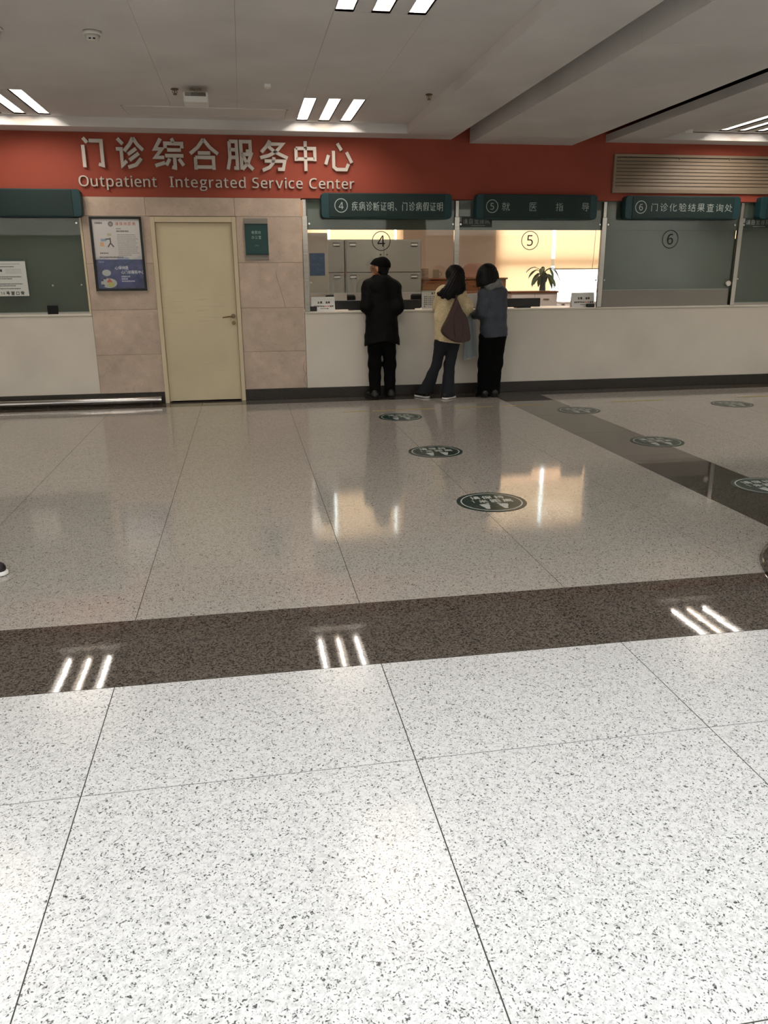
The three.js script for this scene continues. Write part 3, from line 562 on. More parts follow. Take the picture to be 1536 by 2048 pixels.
for (const x of [1.75, 3.9, 6.6]) ceilingLight(x, 3.24, -1.2, 'three-tube ceiling light inside the back office, out of view', 'ceiling lights of the back office', 1.7);
// steel lockers
function locker(x0, x1, label) {
  const t = thing('steel_locker', label, 'cabinet', [0, 0, 0], 0, 'steel lockers in the back office');
  const z = -2.5, tall = 1.962, split = 1.49, m = (x0 + x1) / 2;
  part('body', bx(x0, x1, 0, tall, z - 0.42, z - 0.02, 0.003), M.cabinet, t);
  for (const [ya, yb] of [[0.06, split - 0.006], [split + 0.006, tall - 0.02]]) for (const [a, b, s] of [[x0 + 0.015, m - 0.005, 1], [m + 0.005, x1 - 0.015, -1]]) {
    const d = part('locker_door', bx(a, b, ya, yb, z - 0.02, z, 0.004), M.cabinet, t);
    const hx = s > 0 ? a + 0.05 : b - 0.15;
    part('label_holder', merge([bx(hx, hx + 0.1, yb - 0.075, yb - 0.068, z, z + 0.012), bx(hx, hx + 0.1, yb - 0.035, yb - 0.028, z, z + 0.012)]), M.black, d);
    part('label_card', bx(hx + 0.006, hx + 0.094, yb - 0.068, yb - 0.035, z, z + 0.004), M.paper, d);
    part('lock', cyl(0.012, 0.012, 0.014, s > 0 ? b - 0.045 : a + 0.045, ya < 1 ? yb - 0.18 : ya + 0.25, z + 0.004, 'z', 14), M.black, d);
  }
}
locker(0.47, 1.52, 'grey steel locker at the far left inside window 4'); locker(1.535, 2.70, 'grey steel locker standing right under the tan blind');
{
  const t = thing('wall_board', 'pale board with a blue notice inside window 4 at left', 'board', [0.86, 0, -1.0]);
  part('board_panel', bx(0, 0.26, 1.045, 1.98, -0.02, 0, 0.003), M.white, t); part('board_leg', merge([bx(0.02, 0.05, 0, 1.05, -0.04, -0.01), bx(0.2, 0.23, 0, 1.05, -0.04, -0.01)]), M.steelSatin, t);
  const tex = canvas(128, 192, (c) => { c.fillStyle = '#3d68a8'; c.fillRect(0, 0, 128, 192); for (let i = 0; i < 60; i++) { c.fillStyle = `rgba(190,205,225,${rr(0.05, 0.25)})`; c.fillRect(rr(0, 110), rr(0, 180), rr(4, 22), rr(3, 10)); } });
  part('blue_notice', new THREE.BoxGeometry(0.2, 0.28, 0.003), [M.white, M.white, M.white, M.white, std({ map: tex, roughness: 0.6 }), M.white], t, 0.115, 1.59, 0.002);
}
// wooden cabinet and what stands on it
{
  const z = -2.7, x0 = 2.75, x1 = 4.14, t = thing('wooden_cabinet', 'brown wooden cabinet along the back wall of the office', 'cabinet');
  part('body', bx(x0, x1 - 0.02, 0, 1.375, z - 0.4, z - 0.02, 0.004), M.wood, t); part('top', bx(x0 - 0.01, x1, 1.375, 1.4, z - 0.42, z + 0.015, 0.006), M.wood, t);
  const n = 3, dw = (x1 - 0.02 - x0) / n; for (let i = 0; i < n; i++) for (const [a, b] of [[0.05, 0.98], [0.99, 1.365]]) { const d = part('cabinet_door', bx(x0 + i * dw + 0.006, x0 + (i + 1) * dw - 0.006, a, b, z - 0.02, z, 0.004), M.wood, t); part('knob', new THREE.SphereGeometry(0.012, 12, 8), M.brass, d, x0 + (i + 0.85) * dw, b - 0.09, z + 0.01); }
  const s = single('storage_box', bx(2.76, 2.86, 1.4, 1.545, -2.85, -2.72, 0.004), M.woodPale, 'small tan box on the wooden cabinet beside the lockers', 'box');
  const j = thing('mug', 'pale mug on the wooden cabinet', 'mug', [3.0, 1.4, -2.82]); part('cup', lathe([[0, 0], [0.045, 0], [0.05, 0.005], [0.05, 0.125], [0.045, 0.125], [0.043, 0.01], [0, 0.01]], 24), M.vent, j); part('handle', new THREE.TorusGeometry(0.032, 0.007, 8, 18), M.vent, j, 0.062, 0.062, 0);
  const ch = thing('chair_back', 'rounded rose-brown panel standing on the wooden cabinet', 'panel', [3.62, 1.41, -2.9]);
  const sh = new THREE.Shape(); sh.moveTo(-0.19, 0); sh.lineTo(-0.19, 0.08); sh.quadraticCurveTo(-0.17, 0.2, -0.06, 0.21); sh.lineTo(0.06, 0.21); sh.quadraticCurveTo(0.17, 0.2, 0.19, 0.08); sh.lineTo(0.19, 0); sh.closePath();
  part('panel', new THREE.ExtrudeGeometry(sh, { depth: 0.04, bevelEnabled: true, bevelThickness: 0.008, bevelSize: 0.008, bevelSegments: 2 }), std({ color: 0xa07868, roughness: 0.7 }), ch);
  void s;
}
// drawer unit with the potted plant
{
  const z = -2.3, x0 = 4.08, x1 = 4.83, t = thing('drawer_unit', 'white drawer unit under the potted plant', 'cabinet');
  part('body', bx(x0, x1, 0, 1.17, z - 0.35, z - 0.02, 0.004), M.white, t); part('top', bx(x0 - 0.02, x1 + 0.01, 1.17, 1.195, z - 0.36, z + 0.01, 0.004), M.wood, t);
  for (let i = 0; i < 2; i++) for (let k = 0; k < 5; k++) { const a = x0 + 0.01 + i * 0.37, d = part('drawer', bx(a, a + 0.36, 0.93 - k * 0.22, 1.155 - k * 0.22 - 0.01, z - 0.02, z, 0.004), M.white, t); part('pull', bx(a + 0.13, a + 0.23, 1.075 - k * 0.22, 1.085 - k * 0.22, z, z + 0.012), M.steelSatin, d); }
  const p = thing('potted_plant', 'drooping green plant in a dark vase before the bright window', 'plant', [4.63, 1.195, -2.45]);
  part('vase', lathe([[0, 0], [0.045, 0], [0.05, 0.02], [0.042, 0.1], [0.055, 0.2], [0.05, 0.235], [0.044, 0.235], [0.045, 0.2], [0, 0.19]], 24), std({ color: 0x4a525c, roughness: 0.3 }), p);
  seed = 42;
  const leafShape = (L, W) => { const g = new THREE.PlaneGeometry(L, W, 8, 2); g.translate(L / 2, 0, 0); const q = g.attributes.position; for (let i = 0; i < q.count; i++) { const u = q.getX(i) / L, prof = Math.pow(Math.sin(Math.PI * Math.min(1, u * 0.94 + 0.06)), 0.8), v = q.getY(i) / (W / 2); q.setY(i, v * W / 2 * prof); q.setZ(i, -u * u * L * 0.55 + Math.abs(v) * 0.012); } g.rotateX(-Math.PI / 2); g.computeVertexNormals(); return g; };
  const lg = [leafShape(0.19, 0.075), leafShape(0.15, 0.065), leafShape(0.23, 0.07)];
  for (let i = 0; i < 17; i++) {
    const a = i * 2.4 + rr(-0.3, 0.3), hgt = rr(0.2, 0.36), out = rr(0.05, 0.14), ex = Math.cos(a) * out, ez = Math.sin(a) * out;
    part('stem', tube([[0, 0.18, 0], [ex * 0.4, hgt * 0.9, ez * 0.4], [ex, hgt, ez]], 0.004, 8, 5), M.leaf, p);
    const l = part('leaf', lg[i % 3], M.leaf, p, ex, hgt, ez); l.rotation.set(0, -a, rr(-0.75, 0.1), 'YZX');
  }
}
// things on the counter
function tentCard(x, z, w, h, turn, label) {
  const t = thing('tent_card', label, 'card', [x, 1.04, z], turn, 'tent cards on the counter');
  const tex = canvas(300, 200, (c) => {
    c.fillStyle = '#d8d8d5'; c.fillRect(0, 0, 300, 200); line(c, '发票、清单', 78, 62, 30, 34, 33, 5, '#1c1c1c');
    line(c, '请自单号收发', 30, 118, 21, 26, 23, 3.5, '#2a2a2a'); line(c, '办公处', 168, 118, 21, 26, 23, 4, '#b9472f'); line(c, '查单', 238, 118, 21, 26, 23, 3.5, '#2a2a2a');
    c.strokeStyle = c.fillStyle = '#151515'; c.lineWidth = 6; c.beginPath(); c.moveTo(110, 165); c.lineTo(205, 165); c.stroke(); c.beginPath(); c.moveTo(200, 156); c.lineTo(222, 165); c.lineTo(200, 174); c.fill();
  });
  const f = part('front_leaf', new THREE.BoxGeometry(w, h, 0.003), [M.paper, M.paper, M.paper, M.paper, std({ map: tex, roughness: 0.7 }), M.paper], t, 0, h / 2 * 0.97, 0.03); f.rotation.x = -0.24;
  const b = part('rear_leaf', new THREE.BoxGeometry(w, h, 0.003), M.paper, t, 0, h / 2 * 0.97, -0.012); b.rotation.x = 0.2;
}
tentCard(0.945, -0.09, 0.285, 0.168, 0.02, 'white tent card with an arrow at the left end of window 4'); tentCard(4.275, -0.10, 0.30, 0.185, -0.03, 'white tent card with an arrow at the right end of window 5');
single('pen_box', bx(0.785, 0.865, 1.04, 1.098, -0.045, -0.005, 0.004), M.black, 'small black box before the left tent card', 'box');
single('card_reader', bx(4.30, 4.41, 1.04, 1.085, -0.035, 0.0, 0.012), M.black, 'small black device before the right tent card', 'device');
{
  const mon = (x, w, h, z, label) => { const t = thing('monitor', label, 'monitor', [x, 1.04, z], 0, 'monitors seen from behind'); part('screen_back', bx(-w / 2, w / 2, 0.012, h, -0.02, 0.02, 0.008), M.black, t); part('stand', bx(-0.09, 0.09, 0, 0.014, -0.09, 0.05, 0.003), M.black, t); return t; };
  mon(1.36, 0.52, 0.118, -0.16, 'long low black screen back left of the man at window 4'); mon(2.0, 0.34, 0.118, -0.16, 'low black screen back right of the man at window 4');
  mon(3.49, 0.45, 0.12, -0.12, 'low black screen back beside the woman in the blue jacket');
  const card = thing('notice_stand', 'white acrylic notice stand between the two windows', 'notice', [2.27, 1.04, -0.09]);
  const tex = canvas(220, 280, (c) => { c.fillStyle = '#c9cbc9'; c.fillRect(0, 0, 220, 280); line(c, '发票', 130, 24, 34, 34, 40, 5, '#222'); for (let i = 0; i < 6; i++) line(c, '请号口收公处'.slice(0, i === 5 ? 1 : 6), 30, 84 + i * 30, 20, 20, 26, 3, '#3a3a3a'); });
  part('notice_sheet', new THREE.BoxGeometry(0.2, 0.215, 0.004), [M.paper, M.paper, M.paper, M.paper, std({ map: tex, roughness: 0.6 }), M.paper], card, 0, 0.116, 0); part('stand_base', bx(-0.1, 0.1, 0, 0.008, -0.06, 0.02), M.clearGlass, card);
  const chair = (x, z, label) => { const t = thing('office_chair', label, 'chair', [x, 0, z], 0, 'black office chairs'); part('backrest', bx(-0.2, 0.2, 0.72, 1.21, 0.16, 0.22, 0.09), M.blackMatte, t); part('seat', bx(-0.23, 0.23, 0.42, 0.5, -0.25, 0.2, 0.05), M.blackMatte, t); part('post', cyl(0.03, 0.03, 0.36, 0, 0.24, 0, 'y', 16), M.black, t); part('back_bar', bx(-0.03, 0.03, 0.46, 0.8, 0.2, 0.225), M.black, t); for (let k = 0; k < 5; k++) { const f = part('foot', bx(-0.025, 0.025, 0.03, 0.07, 0, 0.28, 0.01), M.black, t); f.rotation.y = k * Math.PI * 0.4; part('castor', new THREE.SphereGeometry(0.03, 12, 8), M.black, f, 0, 0.03, 0.27); } };
  chair(1.25, -1.02, 'black office chair with a paper over its back inside window 4'); chair(2.4, -1.1, 'black office chair between the lockers and the notice stand');
  single('paper_sheet', bx(1.16, 1.33, 1.13, 1.235, -0.795, -0.789), M.paper, 'small white paper hung on the black office chair', 'paper');
  single('white_tray', bx(4.86, 5.5, 1.0, 1.03, -2.6, -2.2, 0.006), M.white, 'white ledge below the bright window right of the drawer unit', 'ledge').userData.label = 'low white ledge below the bright window, right of the plant';
  const sh = scene.getObjectByName('white_tray'); part('leg', merge([bx(4.88, 4.92, 0, 1.0, -2.58, -2.54), bx(5.44, 5.48, 0, 1.0, -2.58, -2.54), bx(4.88, 4.92, 0, 1.0, -2.26, -2.22), bx(5.44, 5.48, 0, 1.0, -2.26, -2.22)]), M.white, sh);
}
// notice on the left window
{
  const t = thing('window_notice', 'white notice sheet on the left window ending in 14号窗口旁', 'notice', [-2.70, 1.255, -0.016]);
  const tex = canvas(330, 400, (c) => {
    c.fillStyle = '#cdd2cd'; c.fillRect(0, 0, 330, 400); c.fillStyle = '#3d4f49'; c.fillRect(0, 0, 330, 26);
    const row = (y, x, w, hh, col) => { c.fillStyle = col; let a = x; while (a < x + w) { const q = rr(6, 14); c.fillRect(a, y, q, hh); a += q + rr(2, 5); } };
    row(52, 30, 230, 8, '#8e9490'); row(80, 20, 180, 9, '#454a48'); c.fillStyle = '#333'; c.fillRect(52, 112, 22, 26); for (let i = 0; i < 4; i++) row(108 + i * 14, 110, 170, 5, '#9aa09c');
    row(188, 20, 250, 9, '#3c403e'); row(208, 20, 140, 9, '#3c403e'); row(264, 28, 240, 9, '#3c403e'); row(284, 28, 160, 9, '#3c403e'); row(314, 28, 210, 9, '#3c403e');
    c.fillStyle = '#252827'; c.font = '44px sans-serif'; c.fillText('14', 24, 384); line(c, '号窗口旁', 84, 348, 42, 40, 52, 6, '#252827');
  });
  part('notice_sheet', new THREE.BoxGeometry(0.325, 0.40, 0.003), [M.paper, M.paper, M.paper, M.paper, std({ map: tex, roughness: 0.5 }), M.paper], t, 0.1625, 0.2, 0);
  single('black_box', bx(-2.2, -2.085, 1.052, 1.147, -0.016, 0.002, 0.004), M.blackMatte, 'small black box standing on the left counter edge', 'box');
}
// steel rail lying along the foot of the wall
{
  const t = thing('steel_tube', 'polished steel tube along the foot of the left counter', 'tube', [0, 0, 0]);
  part('tube', cyl(0.038, 0.038, 4.9, -3.47, 0.056, 0.10, 'x', 32), M.mirrorSteel, t); part('end_cap', cyl(0.039, 0.039, 0.03, -1.035, 0.056, 0.10, 'x', 32), M.chrome, t);
  for (const x of [-1.15, -2.3, -3.45]) part('bracket', bx(x - 0.015, x + 0.015, 0.0, 0.03, 0.07, 0.13), M.black, t);
}

// ---------------------------------------------------------------- floor stickers and tape
{
  const tex = canvas(512, 512, (c) => {
    c.fillStyle = '#13302d'; c.fillRect(0, 0, 512, 512); c.strokeStyle = '#b9bfba'; c.lineWidth = 10; c.beginPath(); c.arc(256, 256, 222, 0, 7); c.stroke();
    line(c, '请保持', 122, 98, 74, 78, 92, 11, '#b4bab6'); line(c, '1', 96, 196, 56, 72, 90, 11, '#b4bab6'); line(c, '米距离', 162, 194, 76, 78, 92, 11, '#b4bab6');
    c.fillStyle = '#b4bab6';
    for (const s of [-1, 1]) { const cx = 256 + s * 70; c.beginPath(); c.moveTo(cx - s * 34, 322); c.bezierCurveTo(cx - s * 10, 310, cx + s * 30, 316, cx + s * 34, 334); c.bezierCurveTo(cx + s * 30, 372, cx + s * 10, 380, cx + s * 14, 410); c.bezierCurveTo(cx + s * 10, 438, cx - s * 20, 436, cx - s * 22, 408); c.bezierCurveTo(cx - s * 20, 380, cx - s * 42, 350, cx - s * 34, 322); c.fill(); for (let k = 0; k < 5; k++) { c.beginPath(); c.arc(cx - s * (30 - k * 15), 304 - (k < 2 ? 4 : 0) + k * 3, k ? 7 : 12, 0, 7); c.fill(); } }
  });
  const face = std({ map: tex, roughness: 0.3 }), R = 0.232;
  const geo = new THREE.CylinderGeometry(R, R, 0.0016, 72);
  { const p = geo.attributes.position, n = geo.attributes.normal, uv = geo.attributes.uv; for (let i = 0; i < p.count; i++) if (n.getY(i) > 0.5) uv.setXY(i, 0.5 + p.getX(i) / (2 * R), 0.5 - p.getZ(i) / (2 * R)); }
  const spots = [[1.582, 1.55, 'round green distance sticker on the floor right behind the man at window 4'], [1.55, 3.286, 'round green distance sticker second from the counter in the middle line'], [1.552, 4.875, 'round green distance sticker nearest the viewer in the middle line'], [3.597, 1.55, 'round green distance sticker on the dark band nearest the counter'], [3.596, 3.286, 'round green distance sticker on the dark band second from the counter'], [3.58, 4.86, 'round green distance sticker on the dark band cut by the right edge'], [5.48, 1.52, 'round green distance sticker far right near the skirting']];
  for (const [x, z, label] of spots) { const m = single('floor_sticker', geo, [M.black, face, M.black], label, 'sticker', 'distance stickers on the floor'); m.position.set(x, 0.0009, z); m.rotation.y = rr(-0.03, 0.03) - 0.02; }
  const tp = thing('floor_tape', 'worn yellow line taped across the floor before the windows', 'tape'); seed = 99;
  let x = 1.05; while (x < 6.4) { const w = rr(0.12, 0.5), worn = rnd() < 0.25; if (!(x > 2.95 && x < 3.02) && !worn) part('tape_strip', bx(x, x + w, 0, 0.0012, 1.085 - (x - 1.1) * 0.01, 1.125 - (x - 1.1) * 0.01), M.tape, tp); x += w + rr(0, 0.12) * (rnd() < 0.5 ? 1 : 0); }
}

// ---------------------------------------------------------------- ceiling fittings
{
  const det = (x, z, label) => { const t = thing('smoke_detector', label, 'smoke detector', [x, HC, z], 0, 'smoke detectors'); part('base', lathe([[0, 0], [0.062, 0], [0.062, -0.018], [0.055, -0.024], [0, -0.024]].reverse(), 32), M.plastic, t); part('chamber', lathe([[0, -0.024], [0.05, -0.024], [0.042, -0.055], [0.03, -0.06], [0, -0.06]].reverse(), 32), M.plastic, t); part('slot', bx(-0.02, -0.004, -0.054, -0.046, 0.036, 0.046), M.black, t); part('slot', bx(0.006, 0.022, -0.054, -0.046, 0.036, 0.046), M.black, t); };
  det(-0.91, 3.4, 'cream smoke detector on the upper left ceiling'); det(-1.545, 3.4, 'cream smoke detector cut by the left edge of the photo');
  const spr = (x, z, label) => { const t = thing('sprinkler', label, 'sprinkler', [x, HC, z], 0, 'ceiling sprinklers'); part('escutcheon', cyl(0.035, 0.03, 0.008, 0, -0.004, 0), M.brass, t); part('frame', merge([tube([[-0.012, -0.008, 0], [-0.02, -0.028, 0], [0, -0.045, 0]], 0.003, 10, 6), tube([[0.012, -0.008, 0], [0.02, -0.028, 0], [0, -0.045, 0]], 0.003, 10, 6), cyl(0.005, 0.005, 0.04, 0, -0.026, 0, 'y', 8)]), M.brass, t); part('deflector', cyl(0.018, 0.018, 0.003, 0, -0.047, 0), M.brass, t); };
  spr(-0.497, 1.74, 'dark sprinkler head left of the white projector'); spr(1.80, 1.83, 'dark sprinkler head beside the ceiling beam');
  const p = thing('projector', 'white projector hung under the ceiling', 'projector', [-0.312, HC, 1.78]);
  part('mount', merge([cyl(0.055, 0.05, 0.012, 0, -0.006, 0), cyl(0.016, 0.016, 0.05, 0, -0.03, 0)]), M.steelSatin, p);
  part('body', bx(-0.108, 0.108, -0.135, -0.05, -0.11, 0.13, 0.016), M.white, p);
  const gr = part('grille', bx(-0.09, 0.09, -0.088, -0.055, 0.128, 0.1315), M.greyPanel, p); for (let i = 0; i < 14; i++) part('grille_slot', bx(-0.036 + i * 0.009, -0.032 + i * 0.009, -0.084, -0.058, 0.131, 0.1325), M.black, gr);
  part('arm', merge([tube([[-0.03, -0.045, 0.0], [-0.07, -0.045, 0.06], [-0.06, -0.055, 0.1]], 0.008, 12, 8), tube([[0.03, -0.045, 0.0], [0.07, -0.045, 0.06], [0.06, -0.055, 0.1]], 0.008, 12, 8)]), M.steelSatin, p);
  const d = thing('ceiling_sensor', 'small white square sensor on the ceiling right of the projector', 'sensor', [0.313, HC, 2.03]); part('case', bx(-0.03, 0.03, -0.03, 0, -0.03, 0.03, 0.006), M.white, d); part('lens', new THREE.SphereGeometry(0.012, 14, 10), M.plastic, d, 0, -0.03, 0);
  const s = thing('ceiling_speaker', 'small white box on the ceiling of the right bay', 'box', [5.17, HC, 0.50]); part('case', bx(-0.05, 0.05, -0.055, 0, -0.04, 0.04, 0.006), M.white, s); part('bracket', bx(-0.1, -0.05, -0.012, -0.004, -0.01, 0.01), M.black, s);
  const a = thing('ceiling_hatch', 'long flush access panel in the ceiling above the lettering', 'hatch', [-1.07, HC, 0.52]); part('panel', bx(0.02, 1.60, -0.004, 0, 0.02, 0.42), M.ceiling, a); part('edge_frame', merge([bx(0, 1.62, -0.007, 0, 0, 0.012), bx(0, 1.62, -0.007, 0, 0.43, 0.442), bx(0, 0.012, -0.007, 0, 0, 0.442), bx(1.608, 1.62, -0.007, 0, 0, 0.442)]), M.ceiling, a);
}

// ---------------------------------------------------------------- people: smooth-joined tapered capsules, meshed with surface nets
function cap(a, b, ra, rb, kz = 1, kx = 1) {
  const dx = (b[0] - a[0]) * kx, dy = b[1] - a[1], dz = (b[2] - a[2]) * kz, l2 = dx * dx + dy * dy + dz * dz || 1e-9;
  return (x, y, z) => { const px = (x - a[0]) * kx, py = y - a[1], pz = (z - a[2]) * kz; let t = (px * dx + py * dy + pz * dz) / l2; t = t < 0 ? 0 : t > 1 ? 1 : t; const qx = px - dx * t, qy = py - dy * t, qz = pz - dz * t; return Math.sqrt(qx * qx + qy * qy + qz * qz) - (ra + (rb - ra) * t); };
}
const smin = (a, b, k) => { const h = Math.max(k - Math.abs(a - b), 0) / k; return Math.min(a, b) - h * h * k * 0.25; };
const union = (list, k) => (x, y, z) => { let d = 1e9; for (const f of list) d = smin(d, f(x, y, z), k); return d; };
function nets(f, lo, hi, c) {
  const n = [0, 1, 2].map((i) => Math.ceil((hi[i] - lo[i]) / c) + 1), [nx, ny, nz] = n, v = new Float32Array(nx * ny * nz), id = (i, j, k) => (k * ny + j) * nx + i;
  for (let k = 0; k < nz; k++) for (let j = 0; j < ny; j++) for (let i = 0; i < nx; i++) v[id(i, j, k)] = f(lo[0] + i * c, lo[1] + j * c, lo[2] + k * c);
  const idx = new Int32Array(nx * ny * nz).fill(-1), pos = [], tri = [], E = [[0, 1], [0, 2], [0, 4], [1, 3], [1, 5], [2, 3], [2, 6], [3, 7], [4, 5], [4, 6], [5, 7], [6, 7]];
  for (let k = 0; k < nz - 1; k++) for (let j = 0; j < ny - 1; j++) for (let i = 0; i < nx - 1; i++) {
    const s = []; let m = 0; for (let q = 0; q < 8; q++) { const w = v[id(i + (q & 1), j + ((q >> 1) & 1), k + (q >> 2))]; s.push(w); if (w < 0) m |= 1 << q; }
    if (m === 0 || m === 255) continue;
    let x = 0, y = 0, z = 0, t = 0;
    for (const [a, b] of E) if ((s[a] < 0) !== (s[b] < 0)) { const u = s[a] / (s[a] - s[b]); x += (a & 1) + ((b & 1) - (a & 1)) * u; y += ((a >> 1) & 1) + (((b >> 1) & 1) - ((a >> 1) & 1)) * u; z += (a >> 2) + ((b >> 2) - (a >> 2)) * u; t++; }
    idx[id(i, j, k)] = pos.length / 3; pos.push(lo[0] + (i + x / t) * c, lo[1] + (j + y / t) * c, lo[2] + (k + z / t) * c);
  }
  const quad = (a, b, cc, d, flip) => { if (a < 0 || b < 0 || cc < 0 || d < 0) return; if (flip) tri.push(a, cc, b, a, d, cc); else tri.push(a, b, cc, a, cc, d); };
  for (let k = 1; k < nz - 1; k++) for (let j = 1; j < ny - 1; j++) for (let i = 1; i < nx - 1; i++) {
    const a = v[id(i, j, k)] < 0;
    if (a !== (v[id(i + 1, j, k)] < 0)) quad(idx[id(i, j - 1, k - 1)], idx[id(i, j, k - 1)], idx[id(i, j, k)], idx[id(i, j - 1, k)], !a);
    if (a !== (v[id(i, j + 1, k)] < 0)) quad(idx[id(i - 1, j, k - 1)], idx[id(i - 1, j, k)], idx[id(i, j, k)], idx[id(i, j, k - 1)], !a);
    if (a !== (v[id(i, j, k + 1)] < 0)) quad(idx[id(i - 1, j - 1, k)], idx[id(i, j - 1, k)], idx[id(i, j, k)], idx[id(i - 1, j, k)], !a);
  }
  const g = new THREE.BufferGeometry(); g.setAttribute('position', new THREE.Float32BufferAttribute(pos, 3)); g.setIndex(tri); g.computeVertexNormals(); return muv(g);
}
const folds = (amp, s) => (x, y, z) => amp * (Math.sin(y * 38 + Math.sin(x * 17 + s) * 2.2 + z * 9) * 0.5 + Math.sin(x * 31 + y * 13 + s * 1.7) * 0.35 + Math.sin(y * 71 + x * 23 - z * 31) * 0.2);
const withFolds = (f, amp, s) => { const n = folds(amp, s); return (x, y, z) => { const d = f(x, y, z); return d > 0.05 ? d : d + n(x, y, z); }; };
const above = (f, yf) => (x, y, z) => Math.max(f(x, y, z), yf(x, z) - y), below = (f, yf) => (x, y, z) => Math.max(f(x, y, z), y - yf(x, z));
// head: C centre, (fx, fz) the way it looks; s size
function headFn(C, fx, fz, s = 1) {
  const q = Math.hypot(fx, fz); fx /= q; fz /= q; const P = (f, r, u) => [C[0] + (fx * f - fz * r) * s, C[1] + u * s, C[2] + (fz * f + fx * r) * s];
  return { P, list: [cap(P(-0.025, 0, 0.028), P(0.018, 0, 0.03), 0.086 * s, 0.08 * s), cap(P(0.02, 0, -0.02), P(0.045, 0, -0.07), 0.068 * s, 0.045 * s), cap(P(0.06, 0, -0.085), P(0.064, 0, -0.09), 0.026 * s, 0.024 * s),
    cap(P(0.088, 0, 0.012), P(0.108, 0, -0.022), 0.009 * s, 0.014 * s), cap(P(0.088, -0.02, -0.052), P(0.088, 0.02, -0.052), 0.0085 * s, 0.0085 * s), cap(P(0.08, -0.03, 0.022), P(0.08, 0.03, 0.022), 0.012 * s, 0.012 * s),
    cap(P(-0.005, -0.08, 0.0), P(-0.012, -0.082, -0.03), 0.016 * s, 0.011 * s), cap(P(-0.005, 0.08, 0.0), P(-0.012, 0.082, -0.03), 0.016 * s, 0.011 * s), cap(P(-0.03, 0, -0.04), P(-0.03, 0, -0.16), 0.052 * s, 0.056 * s)] };
}
// hand: wrist W, direction d (fingers), n (back of the hand), side +1 thumb to d x n
function handFn(W, d, n, side, curl = 0.5) {
  const D = V(...d).normalize(), N = V(...n).normalize(), S = D.clone().cross(N).normalize().multiplyScalar(side), N2 = S.clone().cross(D).normalize(); if (N2.dot(N) < 0) N2.negate();
  const at = (a, b, c) => V(...W).addScaledVector(D, a).addScaledVector(S, b).addScaledVector(N2, c).toArray(), L = [];
  L.push(cap(at(0.015, 0.012, 0), at(0.075, 0.022, 0), 0.017, 0.013), cap(at(0.015, -0.012, 0), at(0.072, -0.024, 0), 0.017, 0.012), cap(at(0.02, 0, 0), at(0.08, 0, 0), 0.018, 0.013));
  [[0.027, 0.040, 0.026, 0.02], [0.009, 0.045, 0.03, 0.021], [-0.009, 0.041, 0.027, 0.02], [-0.026, 0.033, 0.02, 0.017]].forEach(([b, l1, l2, l3]) => {
    let a = 0.084, c = 0, ang = curl * 0.5; let p = at(a, b, c);
    for (const l of [l1, l2, l3]) { a += Math.cos(ang) * l; c -= Math.sin(ang) * l; const q = at(a, b * 1.08, c); L.push(cap(p, q, 0.0088, 0.0076)); p = q; ang += curl * 0.8; }
  });
  const t0 = at(0.022, 0.024, -0.004), t1 = at(0.05, 0.05, -0.012), t2 = at(0.082, 0.056, -0.02); L.push(cap(t0, t1, 0.0125, 0.0105), cap(t1, t2, 0.0105, 0.0085));
  return L;
}
function bounds(p, r) { return [p.map((c) => c - r), p.map((c) => c + r)]; }
// one continuous body: trunk and limbs on a coarse grid, head and hands on fine grids, merged
function bodyGeo(trunk, box, head, hands) {
  const gs = [nets(union(trunk, 0.05), box[0], box[1], 0.014)];
  gs.push(nets(union(head.list, 0.03), head.P(0, 0, 0).map((c, i) => c - (i === 1 ? 0.17 : 0.135)), head.P(0, 0, 0).map((c) => c + 0.135), 0.0045));
  for (const [W, L] of hands) { const [lo, hi] = bounds(W, 0.19); gs.push(nets(union(L, 0.008), lo, hi, 0.0042)); }
  return merge(gs);
}
function shoe(parent, heel, toe, upper, sole) {
  const f = union([cap([heel[0], 0.045, heel[1]], [toe[0], 0.036, toe[1]], 0.043, 0.034), cap([heel[0], 0.06, heel[1]], [heel[0], 0.085, heel[1]], 0.042, 0.036)], 0.03), lo = [Math.min(heel[0], toe[0]) - 0.07, -0.01, Math.min(heel[1], toe[1]) - 0.07], hi = [Math.max(heel[0], toe[0]) + 0.07, 0.14, Math.max(heel[1], toe[1]) + 0.07];
  const s = part('shoe', nets(above(f, () => 0.016), lo, hi, 0.007), upper, parent);
  part('sole', nets(below(above(union([cap([heel[0], 0.012, heel[1]], [toe[0], 0.012, toe[1]], 0.047, 0.042)], 0.01), () => 0.002), () => 0.024), lo, hi, 0.007), sole, s);
  return s;
}
function eyes(parent, h) { for (const r of [-0.032, 0.032]) part('eye', new THREE.SphereGeometry(0.011, 12, 8), M.black, parent, ...h.P(0.078, r, 0.003)); }

